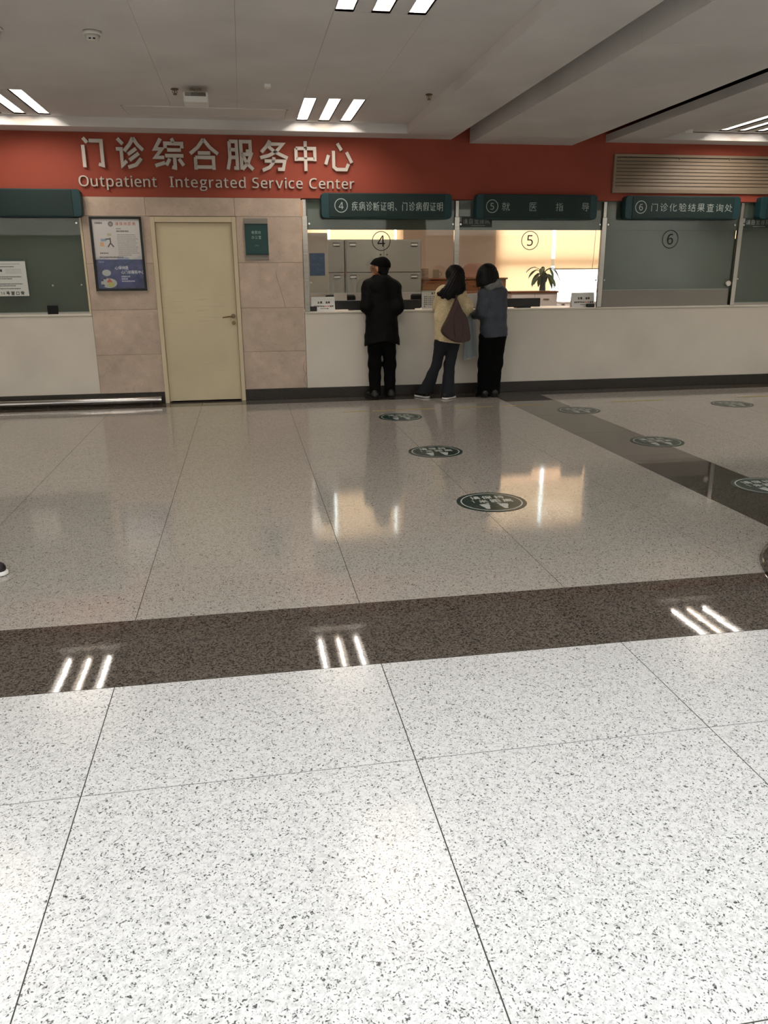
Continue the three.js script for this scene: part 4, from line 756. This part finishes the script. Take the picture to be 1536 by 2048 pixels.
// the man in the black coat and cap
{
  const t = thing('person', 'person in a black coat and black cap leaning at window 4', 'person'), z = 0.2;
  const h = headFn([1.607, 1.525, 0.165], -0.8, -0.6, 0.98);
  const hl = [1.52, 1.09, -0.1], hr = [1.70, 1.09, -0.1];
  const trunk = [cap([1.62, 1.32, z], [1.615, 0.9, z], 0.12, 0.12, 1.3), cap([1.46, 1.35, z], [1.78, 1.34, z], 0.05, 0.05), cap([1.455, 1.33, z], [1.43, 1.10, z + 0.03], 0.045, 0.04), cap([1.43, 1.10, z + 0.03], hl, 0.04, 0.024), cap([1.785, 1.32, z], [1.80, 1.09, z + 0.03], 0.045, 0.04), cap([1.80, 1.09, z + 0.03], hr, 0.04, 0.024), cap([1.615, 0.85, z], [1.615, 0.78, z], 0.13, 0.13, 1.3), cap([1.535, 0.75, z], [1.53, 0.42, z], 0.075, 0.055), cap([1.53, 0.42, z], [1.53, 0.08, z + 0.01], 0.055, 0.038), cap([1.695, 0.75, z], [1.70, 0.42, z], 0.075, 0.055), cap([1.70, 0.42, z], [1.70, 0.08, z + 0.01], 0.055, 0.038), cap(h.P(-0.03, 0, -0.12), [1.62, 1.33, z], 0.05, 0.07)];
  part('body', bodyGeo(trunk, [[1.3, 0, -0.2], [1.95, 1.5, 0.42]], h, [[hl, handFn(hl, [0.35, -0.2, -1], [0, 1, 0], -1, 0.7)], [hr, handFn(hr, [-0.35, -0.2, -1], [0, 1, 0], 1, 0.7)]]), M.skin, t);
  eyes(t, h);
  const coat = union([cap([1.62, 1.30, z], [1.617, 1.0, z], 0.165, 0.175, 1.45), cap([1.617, 1.0, z], [1.617, 0.55, z + 0.01], 0.185, 0.225, 1.5), cap([1.48, 1.335, z - 0.005], [1.765, 1.315, z - 0.005], 0.075, 0.075), cap([1.462, 1.31, z], [1.428, 1.10, z + 0.04], 0.078, 0.072), cap([1.428, 1.10, z + 0.04], [1.495, 1.115, -0.06], 0.07, 0.052), cap([1.778, 1.29, z], [1.80, 1.09, z + 0.04], 0.078, 0.072), cap([1.80, 1.09, z + 0.04], [1.725, 1.115, -0.06], 0.07, 0.052), cap([1.607, 1.40, 0.19], [1.607, 1.43, 0.18], 0.085, 0.07)], 0.06);
  part('coat', nets(above(below(withFolds(coat, 0.006, 1), () => 1.455), (x) => 0.69 - 0.05 * Math.abs((x - 1.62) / 0.2) ** 2), [1.26, 0.56, -0.15], [1.98, 1.5, 0.44], 0.0105), M.coatBlack, t);
  const tr = union([cap([1.615, 0.82, z], [1.615, 0.74, z], 0.15, 0.15, 1.35), cap([1.532, 0.74, z], [1.527, 0.42, z], 0.094, 0.078), cap([1.527, 0.42, z], [1.527, 0.06, z + 0.015], 0.078, 0.07), cap([1.702, 0.74, z], [1.71, 0.42, z], 0.092, 0.076), cap([1.71, 0.42, z], [1.712, 0.06, z + 0.015], 0.074, 0.066)], 0.03);
  part('trousers', nets(above(withFolds(tr, 0.005, 4), () => 0.035), [1.38, 0, -0.0], [1.86, 0.92, 0.4], 0.0105), M.trouserBlack, t);
  shoe(t, [1.515, 0.27], [1.46, 0.08], M.black, M.blackMatte); shoe(t, [1.715, 0.27], [1.735, 0.07], M.black, M.blackMatte);
  const hair = union([cap(h.P(-0.045, 0, 0.015), h.P(-0.045, 0, -0.04), 0.083, 0.06), cap(h.P(-0.03, -0.06, 0), h.P(-0.02, -0.07, -0.03), 0.03, 0.02), cap(h.P(-0.03, 0.06, 0), h.P(-0.02, 0.07, -0.03), 0.03, 0.02)], 0.03);
  part('hair', nets(hair, [1.46, 1.4, 0.0], [1.78, 1.64, 0.34], 0.008), M.hair, t);
  const cp = union([cap(h.P(-0.035, 0, 0.036), h.P(0.02, 0, 0.03), 0.099, 0.094), cap(h.P(0.09, -0.03, 0.052), h.P(0.125, -0.02, 0.045), 0.016, 0.012), cap(h.P(0.09, 0.03, 0.052), h.P(0.125, 0.02, 0.045), 0.016, 0.012), cap(h.P(0.085, 0, 0.055), h.P(0.135, 0, 0.044), 0.016, 0.012)], 0.02);
  part('cap', nets(above(cp, (x, zz) => 1.556 - 0.15 * (x - 1.6) - 0.1 * (zz - 0.165)), [1.42, 1.5, -0.06], [1.79, 1.69, 0.36], 0.007), M.trouserBlack, t);
  part('glasses', merge([tube([h.P(0.085, -0.05, 0.005), h.P(0.05, -0.078, 0.006), h.P(-0.005, -0.086, 0.004)], 0.003, 12, 6), tube([h.P(0.085, 0.05, 0.005), h.P(0.05, 0.078, 0.006), h.P(-0.005, 0.086, 0.004)], 0.003, 12, 6), new THREE.TorusGeometry(0.022, 0.0025, 6, 20).rotateY(Math.atan2(-0.8, -0.6)).translate(...h.P(0.1, 0.03, 0.002)), new THREE.TorusGeometry(0.022, 0.0025, 6, 20).rotateY(Math.atan2(-0.8, -0.6)).translate(...h.P(0.1, -0.03, 0.002))]), M.black, t);
}
// the woman in the cream sweater
{
  const t = thing('person', 'person in a cream sweater with long black hair and dark jeans', 'person'), z = 0.38;
  const h = headFn([2.478, 1.435, 0.325], 0.45, -0.9, 0.95);
  const hr = [2.635, 0.965, 0.19], hl = [2.38, 1.085, -0.04];
  const trunk = [cap([2.43, 1.24, 0.36], [2.40, 0.8, 0.39], 0.1, 0.105, 1.25), cap([2.31, 1.265, 0.36], [2.53, 1.27, 0.36], 0.045, 0.045), cap([2.535, 1.255, 0.36], [2.605, 1.075, 0.39], 0.04, 0.035), cap([2.605, 1.075, 0.39], hr, 0.034, 0.022), cap([2.305, 1.25, 0.36], [2.30, 1.08, 0.27], 0.04, 0.035), cap([2.30, 1.08, 0.27], hl, 0.034, 0.022), cap([2.38, 0.76, 0.4], [2.38, 0.72, 0.4], 0.12, 0.12, 1.25), cap([2.31, 0.70, 0.40], [2.25, 0.41, 0.39], 0.065, 0.04), cap([2.25, 0.41, 0.39], [2.14, 0.08, 0.29], 0.04, 0.034), cap([2.455, 0.70, 0.40], [2.41, 0.41, 0.40], 0.07, 0.05), cap([2.41, 0.41, 0.40], [2.39, 0.08, 0.41], 0.05, 0.034), cap(h.P(-0.03, 0, -0.12), [2.43, 1.25, 0.36], 0.045, 0.06)];
  part('body', bodyGeo(trunk, [[2.05, 0, -0.1], [2.72, 1.42, 0.56]], h, [[hr, handFn(hr, [0.3, -0.35, -0.9], [0.8, 0.5, 0], -1, 0.8)], [hl, handFn(hl, [0.4, -0.15, -0.9], [0, 1, 0], -1, 0.6)]]), M.skin, t);
  eyes(t, h);
  const sw = union([cap([2.425, 1.20, 0.36], [2.40, 0.98, 0.38], 0.155, 0.165, 1.35), cap([2.40, 0.98, 0.38], [2.383, 0.6, 0.40], 0.168, 0.168, 1.3), cap([2.34, 1.255, 0.36], [2.50, 1.265, 0.36], 0.075, 0.075), cap([2.53, 1.235, 0.36], [2.60, 1.085, 0.40], 0.078, 0.082), cap([2.60, 1.085, 0.40], [2.632, 0.985, 0.23], 0.078, 0.052), cap([2.305, 1.22, 0.36], [2.295, 1.085, 0.27], 0.075, 0.066), cap([2.295, 1.085, 0.27], [2.365, 1.10, 0.0], 0.064, 0.048)], 0.05);
  part('sweater', nets(above(below(withFolds(sw, 0.005, 7), () => 1.34), (x) => 0.70 - (x - 2.22) * 0.14), [2.1, 0.55, -0.1], [2.74, 1.38, 0.60], 0.0105), M.sweater, t);
  const jn = union([cap([2.38, 0.76, 0.4], [2.38, 0.70, 0.4], 0.135, 0.135, 1.25), cap([2.308, 0.69, 0.40], [2.25, 0.41, 0.39], 0.085, 0.057), cap([2.25, 0.41, 0.39], [2.135, 0.05, 0.28], 0.057, 0.09), cap([2.455, 0.69, 0.40], [2.41, 0.41, 0.40], 0.085, 0.062), cap([2.41, 0.41, 0.40], [2.388, 0.05, 0.41], 0.062, 0.086)], 0.03);
  part('jeans', nets(above(withFolds(jn, 0.004, 9), (x) => (x < 2.26 ? 0.055 : 0.03)), [2.0, 0, 0.1], [2.6, 0.86, 0.58], 0.0105), M.denim, t);
  shoe(t, [2.15, 0.29], [2.07, 0.16], M.black, M.white); shoe(t, [2.36, 0.44], [2.47, 0.35], M.black, M.white);
  const hr2 = union([cap(h.P(-0.03, 0, 0.025), h.P(0.0, 0, 0.025), 0.107, 0.1), cap([2.475, 1.44, 0.385], [2.468, 1.32, 0.43], 0.106, 0.112, 1.2), cap([2.44, 1.34, 0.44], [2.37, 1.27, 0.49], 0.09, 0.072, 1.3), cap([2.40, 1.31, 0.48], [2.235, 1.238, 0.54], 0.062, 0.026), cap([2.42, 1.28, 0.49], [2.275, 1.20, 0.545], 0.06, 0.02), cap([2.44, 1.28, 0.49], [2.345, 1.185, 0.545], 0.055, 0.02), cap([2.47, 1.28, 0.48], [2.425, 1.20, 0.53], 0.05, 0.016), cap([2.55, 1.40, 0.36], [2.565, 1.29, 0.40], 0.035, 0.03)], 0.03);
  const strand = (x, y, zz) => hr2(x, y, zz) + 0.003 * Math.sin((x * 0.8 - y * 0.55) * 260);
  part('hair', nets((x, y, zz) => Math.max(strand(x, y, zz), -union([cap(h.P(0.07, 0, -0.02), h.P(0.14, 0, -0.04), 0.07, 0.08)], 0.01)(x, y, zz)), [2.16, 1.12, 0.2], [2.66, 1.6, 0.62], 0.0075), M.hair, t);
}
{
  const t = thing('shoulder_bag', 'large dark brown leather bag on the shoulder of the cream sweater', 'bag');
  const outline = [[2.435, 1.20], [2.50, 1.06], [2.555, 0.985], [2.59, 0.86], [2.605, 0.725], [2.55, 0.69], [2.465, 0.685], [2.37, 0.715], [2.262, 0.815], [2.33, 0.97], [2.39, 1.10]];
  const s = new THREE.Shape(); s.moveTo(...outline[0]); s.splineThru(outline.slice(1).map((p) => new THREE.Vector2(...p))); s.closePath();
  const g = new THREE.ExtrudeGeometry(s, { depth: 0.045, steps: 1, curveSegments: 24, bevelEnabled: true, bevelThickness: 0.028, bevelSize: 0.012, bevelOffset: -0.012, bevelSegments: 5 });
  part('bag_body', muv(g), M.leather, t, 0, 0, 0.545);
  part('strap', merge([tube([[2.435, 1.19, 0.565], [2.455, 1.26, 0.50], [2.485, 1.325, 0.40], [2.49, 1.325, 0.33], [2.50, 1.26, 0.25]], 0.011, 24, 8)]), M.leather, t);
  part('fold_seam', merge([tube([[2.43, 1.12, 0.612], [2.40, 0.95, 0.622], [2.42, 0.75, 0.622]], 0.005, 16, 6), tube([[2.46, 1.08, 0.612], [2.51, 0.9, 0.622], [2.50, 0.74, 0.622]], 0.005, 16, 6)]), M.leather, t);
}
// the woman in the slate padded jacket
{
  const t = thing('person', 'person in a slate blue padded jacket with a black bob and black trousers', 'person'), z = 0.35;
  const h = headFn([2.872, 1.43, 0.315], -0.35, -0.95, 0.97);
  const hl = [2.73, 0.955, 0.18], hr = [2.93, 1.085, -0.06];
  const trunk = [cap([2.94, 1.23, z], [2.965, 0.85, z], 0.11, 0.115, 1.25), cap([2.83, 1.25, z], [3.05, 1.25, z], 0.045, 0.045), cap([2.825, 1.24, z], [2.80, 1.0, z + 0.02], 0.04, 0.036), cap([2.80, 1.0, z + 0.02], hl, 0.034, 0.022), cap([3.055, 1.235, z], [3.06, 1.06, z - 0.03], 0.04, 0.036), cap([3.06, 1.06, z - 0.03], hr, 0.034, 0.022), cap([2.97, 0.78, z], [2.97, 0.74, z], 0.13, 0.13, 1.25), cap([2.89, 0.72, z], [2.87, 0.4, z], 0.07, 0.05), cap([2.87, 0.4, z], [2.865, 0.08, z], 0.05, 0.035), cap([3.03, 0.72, z], [3.005, 0.4, z], 0.07, 0.05), cap([3.005, 0.4, z], [2.995, 0.08, z], 0.05, 0.035), cap(h.P(-0.03, 0, -0.12), [2.93, 1.24, z], 0.045, 0.06)];
  part('body', bodyGeo(trunk, [[2.68, 0, -0.12], [3.18, 1.42, 0.52]], h, [[hl, handFn(hl, [-0.5, -0.2, -0.8], [-0.3, 0.9, 0], 1, 0.7)], [hr, handFn(hr, [-0.4, -0.15, -0.9], [0, 1, 0], 1, 0.6)]]), M.skin, t);
  eyes(t, h);
  const jk = union([cap([2.94, 1.20, z], [2.955, 0.98, z], 0.15, 0.155, 1.3), cap([2.955, 0.98, z], [2.972, 0.62, z + 0.01], 0.155, 0.185, 1.3), cap([2.855, 1.245, z], [3.03, 1.245, z], 0.075, 0.075), cap([2.835, 1.21, z], [2.805, 1.02, z + 0.03], 0.075, 0.07), cap([2.805, 1.02, z + 0.03], [2.74, 0.97, 0.22], 0.068, 0.05), cap([3.04, 1.21, z], [3.05, 1.07, z - 0.02], 0.073, 0.066), cap([3.05, 1.07, z - 0.02], [2.955, 1.10, -0.02], 0.064, 0.048)], 0.05);
  const quilt = (x, y, zz) => { const d = jk(x, y, zz); return d > 0.05 ? d : d + 0.0045 * Math.cos(y * 42) * 0.8 + folds(0.003, 3)(x, y, zz); };
  part('jacket', nets(above(below(quilt, () => 1.325), (x) => 0.715 + (x - 2.8) * 0.07), [2.64, 0.58, -0.12], [3.22, 1.36, 0.58], 0.0105), M.puffer, t);
  const co = union([cap([2.84, 1.30, 0.30], [2.88, 1.315, 0.43], 0.042, 0.045), cap([2.88, 1.315, 0.43], [2.98, 1.345, 0.41], 0.045, 0.045), cap([2.98, 1.345, 0.41], [2.99, 1.335, 0.30], 0.045, 0.04)], 0.03);
  part('collar', nets(withFolds(co, 0.003, 5), [2.74, 1.2, 0.2], [3.08, 1.44, 0.54], 0.008), M.fleece, t);
  const tr = union([cap([2.968, 0.80, z], [2.968, 0.72, z], 0.14, 0.145, 1.3), cap([2.885, 0.72, z], [2.868, 0.40, z], 0.098, 0.082), cap([2.868, 0.40, z], [2.862, 0.05, z], 0.082, 0.08), cap([3.03, 0.72, z], [3.005, 0.40, z], 0.094, 0.082), cap([3.005, 0.40, z], [2.988, 0.05, z], 0.082, 0.078)], 0.04);
  part('trousers', nets(above(withFolds(tr, 0.004, 2), () => 0.03), [2.72, 0, 0.15], [3.2, 0.9, 0.55], 0.0105), M.trouserBlack, t);
  shoe(t, [2.86, 0.39], [2.84, 0.22], M.black, M.blackMatte); shoe(t, [2.99, 0.39], [3.0, 0.21], M.black, M.blackMatte);
  const bob = union([cap([2.875, 1.455, 0.32], [2.875, 1.46, 0.34], 0.108, 0.108), cap([2.872, 1.45, 0.33], [2.872, 1.36, 0.35], 0.118, 0.125), cap([2.80, 1.40, 0.32], [2.795, 1.33, 0.33], 0.06, 0.045), cap([2.95, 1.41, 0.36], [2.955, 1.38, 0.36], 0.055, 0.05)], 0.04);
  part('hair', nets((x, y, zz) => Math.max(bob(x, y, zz) + 0.0025 * Math.sin(x * 220 + zz * 150), 1.305 + (x - 2.76) * 0.33 - y, -cap(h.P(0.08, 0, -0.03), h.P(0.16, 0, -0.05), 0.065, 0.075)(x, y, zz)), [2.7, 1.2, 0.14], [3.05, 1.6, 0.52], 0.008), M.hair, t);
}
// what the two women hold
{
  const sheet = (pts, th, bulge) => { const n = 10, pos = [], tri = []; for (const s of [0, 1]) for (let j = 0; j <= n; j++) for (let i = 0; i <= n; i++) { const u = i / n, v = j / n, q = [0, 1, 2].map((k) => pts[0][k] * (1 - u) * (1 - v) + pts[1][k] * u * (1 - v) + pts[2][k] * u * v + pts[3][k] * (1 - u) * v); q[2] += bulge(u, v) - s * th; pos.push(...q); } const m = (n + 1) * (n + 1); for (const s of [0, 1]) for (let j = 0; j < n; j++) for (let i = 0; i < n; i++) { const a = s * m + j * (n + 1) + i, b = a + 1, c = a + n + 1, d = c + 1; if (s) tri.push(a, b, c, b, d, c); else tri.push(a, c, b, b, c, d); } const g = new THREE.BufferGeometry(); g.setAttribute('position', new THREE.Float32BufferAttribute(pos, 3)); g.setIndex(tri); g.computeVertexNormals(); return muv(g); };
  single('paper_document', sheet([[2.652, 1.225, 0.08], [2.83, 1.235, 0.1], [2.83, 1.06, 0.16], [2.665, 1.06, 0.14]], 0.002, (u, v) => 0.01 * Math.sin(u * 3 + v)), M.paper, 'white sheet of paper held between the two women', 'paper');
  const b = thing('film_bag', 'translucent grey plastic bag hanging between the two women', 'bag');
  part('bag_front', sheet([[2.615, 0.99, 0.27], [2.755, 0.985, 0.26], [2.79, 0.49, 0.285], [2.615, 0.447, 0.29]], 0.001, (u, v) => 0.008 * Math.sin(u * 14) + 0.012 * Math.sin(u * Math.PI) * Math.sin(v * Math.PI)), M.film, b);
  part('bag_rear', sheet([[2.615, 0.99, 0.262], [2.755, 0.985, 0.252], [2.79, 0.492, 0.262], [2.615, 0.45, 0.265]], 0.001, (u, v) => -0.012 * Math.sin(u * Math.PI) * Math.sin(v * Math.PI)), M.film, b);
  part('bottom_seam', tube([[2.615, 0.449, 0.28], [2.70, 0.468, 0.282], [2.79, 0.491, 0.276]], 0.005, 12, 6), M.paper, b);
  single('phone', bx(2.69, 2.75, 0.925, 0.945, 0.06, 0.19, 0.006), M.black, 'dark phone in the hand of the woman in the blue jacket', 'phone');
}
// a passer-by whose leading shoe enters the frame at the left
{
  const t = thing('person', 'person walking in from the left edge, only a black sneaker showing', 'person'), z = 5.62;
  const h = headFn([-1.83, 1.53, z], 1, 0, 0.98), hl = [-1.62, 0.78, z - 0.24], hr = [-2.0, 0.78, z + 0.24];
  const L = [[-1.84, 0.86, z - 0.09], [-1.66, 0.48, z - 0.08], [-1.50, 0.09, z + 0.02]], R = [[-1.84, 0.86, z + 0.09], [-1.93, 0.46, z + 0.1], [-2.17, 0.14, z + 0.1]];
  const trunk = [cap([-1.83, 1.3, z], [-1.84, 0.92, z], 0.12, 0.12, 1, 1.3), cap([-1.83, 1.34, z - 0.17], [-1.83, 1.34, z + 0.17], 0.05, 0.05), cap([-1.83, 1.33, z - 0.2], [-1.78, 1.06, z - 0.24], 0.045, 0.038), cap([-1.78, 1.06, z - 0.24], hl, 0.036, 0.024), cap([-1.83, 1.33, z + 0.2], [-1.92, 1.06, z + 0.24], 0.045, 0.038), cap([-1.92, 1.06, z + 0.24], hr, 0.036, 0.024), cap(L[0], L[1], 0.075, 0.052), cap(L[1], L[2], 0.052, 0.038), cap(R[0], R[1], 0.075, 0.052), cap(R[1], R[2], 0.052, 0.038), cap(h.P(-0.03, 0, -0.12), [-1.83, 1.33, z], 0.05, 0.07)];
  part('body', bodyGeo(trunk, [[-2.35, 0, z - 0.4], [-1.4, 1.5, z + 0.4]], h, [[hl, handFn(hl, [0.3, -1, 0], [0, 0, -1], 1, 0.5)], [hr, handFn(hr, [-0.2, -1, 0], [0, 0, 1], -1, 0.5)]]), M.skin, t); eyes(t, h);
  const ct = union([cap([-1.83, 1.28, z], [-1.84, 0.75, z], 0.155, 0.165, 1, 1.3), cap([-1.83, 1.32, z - 0.15], [-1.83, 1.32, z + 0.15], 0.075, 0.075), cap([-1.83, 1.325, z - 0.2], [-1.78, 1.06, z - 0.24], 0.08, 0.068), cap([-1.78, 1.06, z - 0.24], [-1.65, 0.83, z - 0.24], 0.062, 0.048), cap([-1.83, 1.325, z + 0.2], [-1.92, 1.06, z + 0.24], 0.08, 0.068), cap([-1.92, 1.06, z + 0.24], [-1.99, 0.83, z + 0.24], 0.062, 0.048)], 0.05);
  part('coat', nets(above(below(withFolds(ct, 0.005, 6), () => 1.42), () => 0.76), [-2.25, 0.6, z - 0.44], [-1.45, 1.46, z + 0.44], 0.013), M.coatBlack, t);
  const tr = union([cap(L[0], L[1], 0.09, 0.07), cap(L[1], [-1.515, 0.13, z + 0.02], 0.07, 0.058), cap(R[0], R[1], 0.09, 0.07), cap(R[1], [-2.15, 0.18, z + 0.1], 0.07, 0.06), cap([-1.84, 0.9, z - 0.04], [-1.84, 0.9, z + 0.04], 0.13, 0.13)], 0.03);
  part('trousers', nets(withFolds(tr, 0.004, 8), [-2.35, 0.02, z - 0.3], [-1.4, 1.06, z + 0.3], 0.013), M.trouserBlack, t);
  part('hair', nets(cap(h.P(-0.04, 0, 0.035), h.P(-0.01, 0, 0.045), 0.092, 0.09), [-2.05, 1.4, z - 0.16], [-1.6, 1.72, z + 0.16], 0.01), M.hair, t);
  shoe(t, [-1.51, z + 0.025], [-1.305, z + 0.05], M.black, M.white); const s = shoe(t, [-2.2, z + 0.1], [-2.03, z + 0.1], M.black, M.white); void s;
}

// someone in a white coat beside the viewer; only the faint mirror image in window 4 is seen
{
  const x = 2.46, z = 10.05, t = thing('person', 'person in a white coat seen only as a faint reflection in window 4', 'person');
  const h = headFn([x, 1.52, z], 0.2, -1, 0.98), hl = [x - 0.24, 0.80, z - 0.06], hr = [x + 0.24, 0.80, z - 0.06];
  const trunk = [cap([x, 1.3, z], [x, 0.92, z], 0.12, 0.12, 1.3), cap([x - 0.17, 1.34, z], [x + 0.17, 1.34, z], 0.05, 0.05), cap([x - 0.2, 1.33, z], [x - 0.23, 1.07, z], 0.045, 0.038), cap([x - 0.23, 1.07, z], hl, 0.036, 0.024), cap([x + 0.2, 1.33, z], [x + 0.23, 1.07, z], 0.045, 0.038), cap([x + 0.23, 1.07, z], hr, 0.036, 0.024), cap([x - 0.08, 0.86, z], [x - 0.09, 0.08, z], 0.075, 0.038), cap([x + 0.08, 0.86, z], [x + 0.09, 0.08, z], 0.075, 0.038), cap(h.P(-0.03, 0, -0.12), [x, 1.33, z], 0.05, 0.07)];
  part('body', bodyGeo(trunk, [[x - 0.35, 0, z - 0.3], [x + 0.35, 1.5, z + 0.3]], h, [[hl, handFn(hl, [0, -1, -0.1], [-1, 0, 0], -1, 0.4)], [hr, handFn(hr, [0, -1, -0.1], [1, 0, 0], 1, 0.4)]]), M.skin, t); eyes(t, h);
  const ct = union([cap([x, 1.28, z], [x, 0.62, z], 0.155, 0.185, 1.3), cap([x - 0.15, 1.32, z], [x + 0.15, 1.32, z], 0.075, 0.075), cap([x - 0.2, 1.325, z], [x - 0.23, 1.07, z], 0.08, 0.066), cap([x - 0.23, 1.07, z], [x - 0.24, 0.85, z - 0.05], 0.062, 0.05), cap([x + 0.2, 1.325, z], [x + 0.23, 1.07, z], 0.08, 0.066), cap([x + 0.23, 1.07, z], [x + 0.24, 0.85, z - 0.05], 0.062, 0.05)], 0.05);
  part('coat', nets(above(below(withFolds(ct, 0.005, 6), () => 1.42), () => 0.64), [x - 0.4, 0.5, z - 0.3], [x + 0.4, 1.46, z + 0.3], 0.013), M.coatWhite, t);
  part('trousers', nets(above(union([cap([x - 0.085, 0.8, z], [x - 0.09, 0.06, z], 0.09, 0.07), cap([x + 0.085, 0.8, z], [x + 0.09, 0.06, z], 0.09, 0.07)], 0.03), () => 0.04), [x - 0.3, 0, z - 0.2], [x + 0.3, 0.95, z + 0.2], 0.013), M.trouserBlack, t);
  part('hair', nets(cap(h.P(-0.04, 0, 0.035), h.P(-0.01, 0, 0.045), 0.092, 0.09), [x - 0.18, 1.4, z - 0.18], [x + 0.18, 1.72, z + 0.2], 0.01), M.hair, t);
  shoe(t, [x - 0.09, z + 0.05], [x - 0.1, z - 0.15], M.black, M.blackMatte); shoe(t, [x + 0.09, z + 0.05], [x + 0.1, z - 0.15], M.black, M.blackMatte);
}

renderer.render(scene, camera);
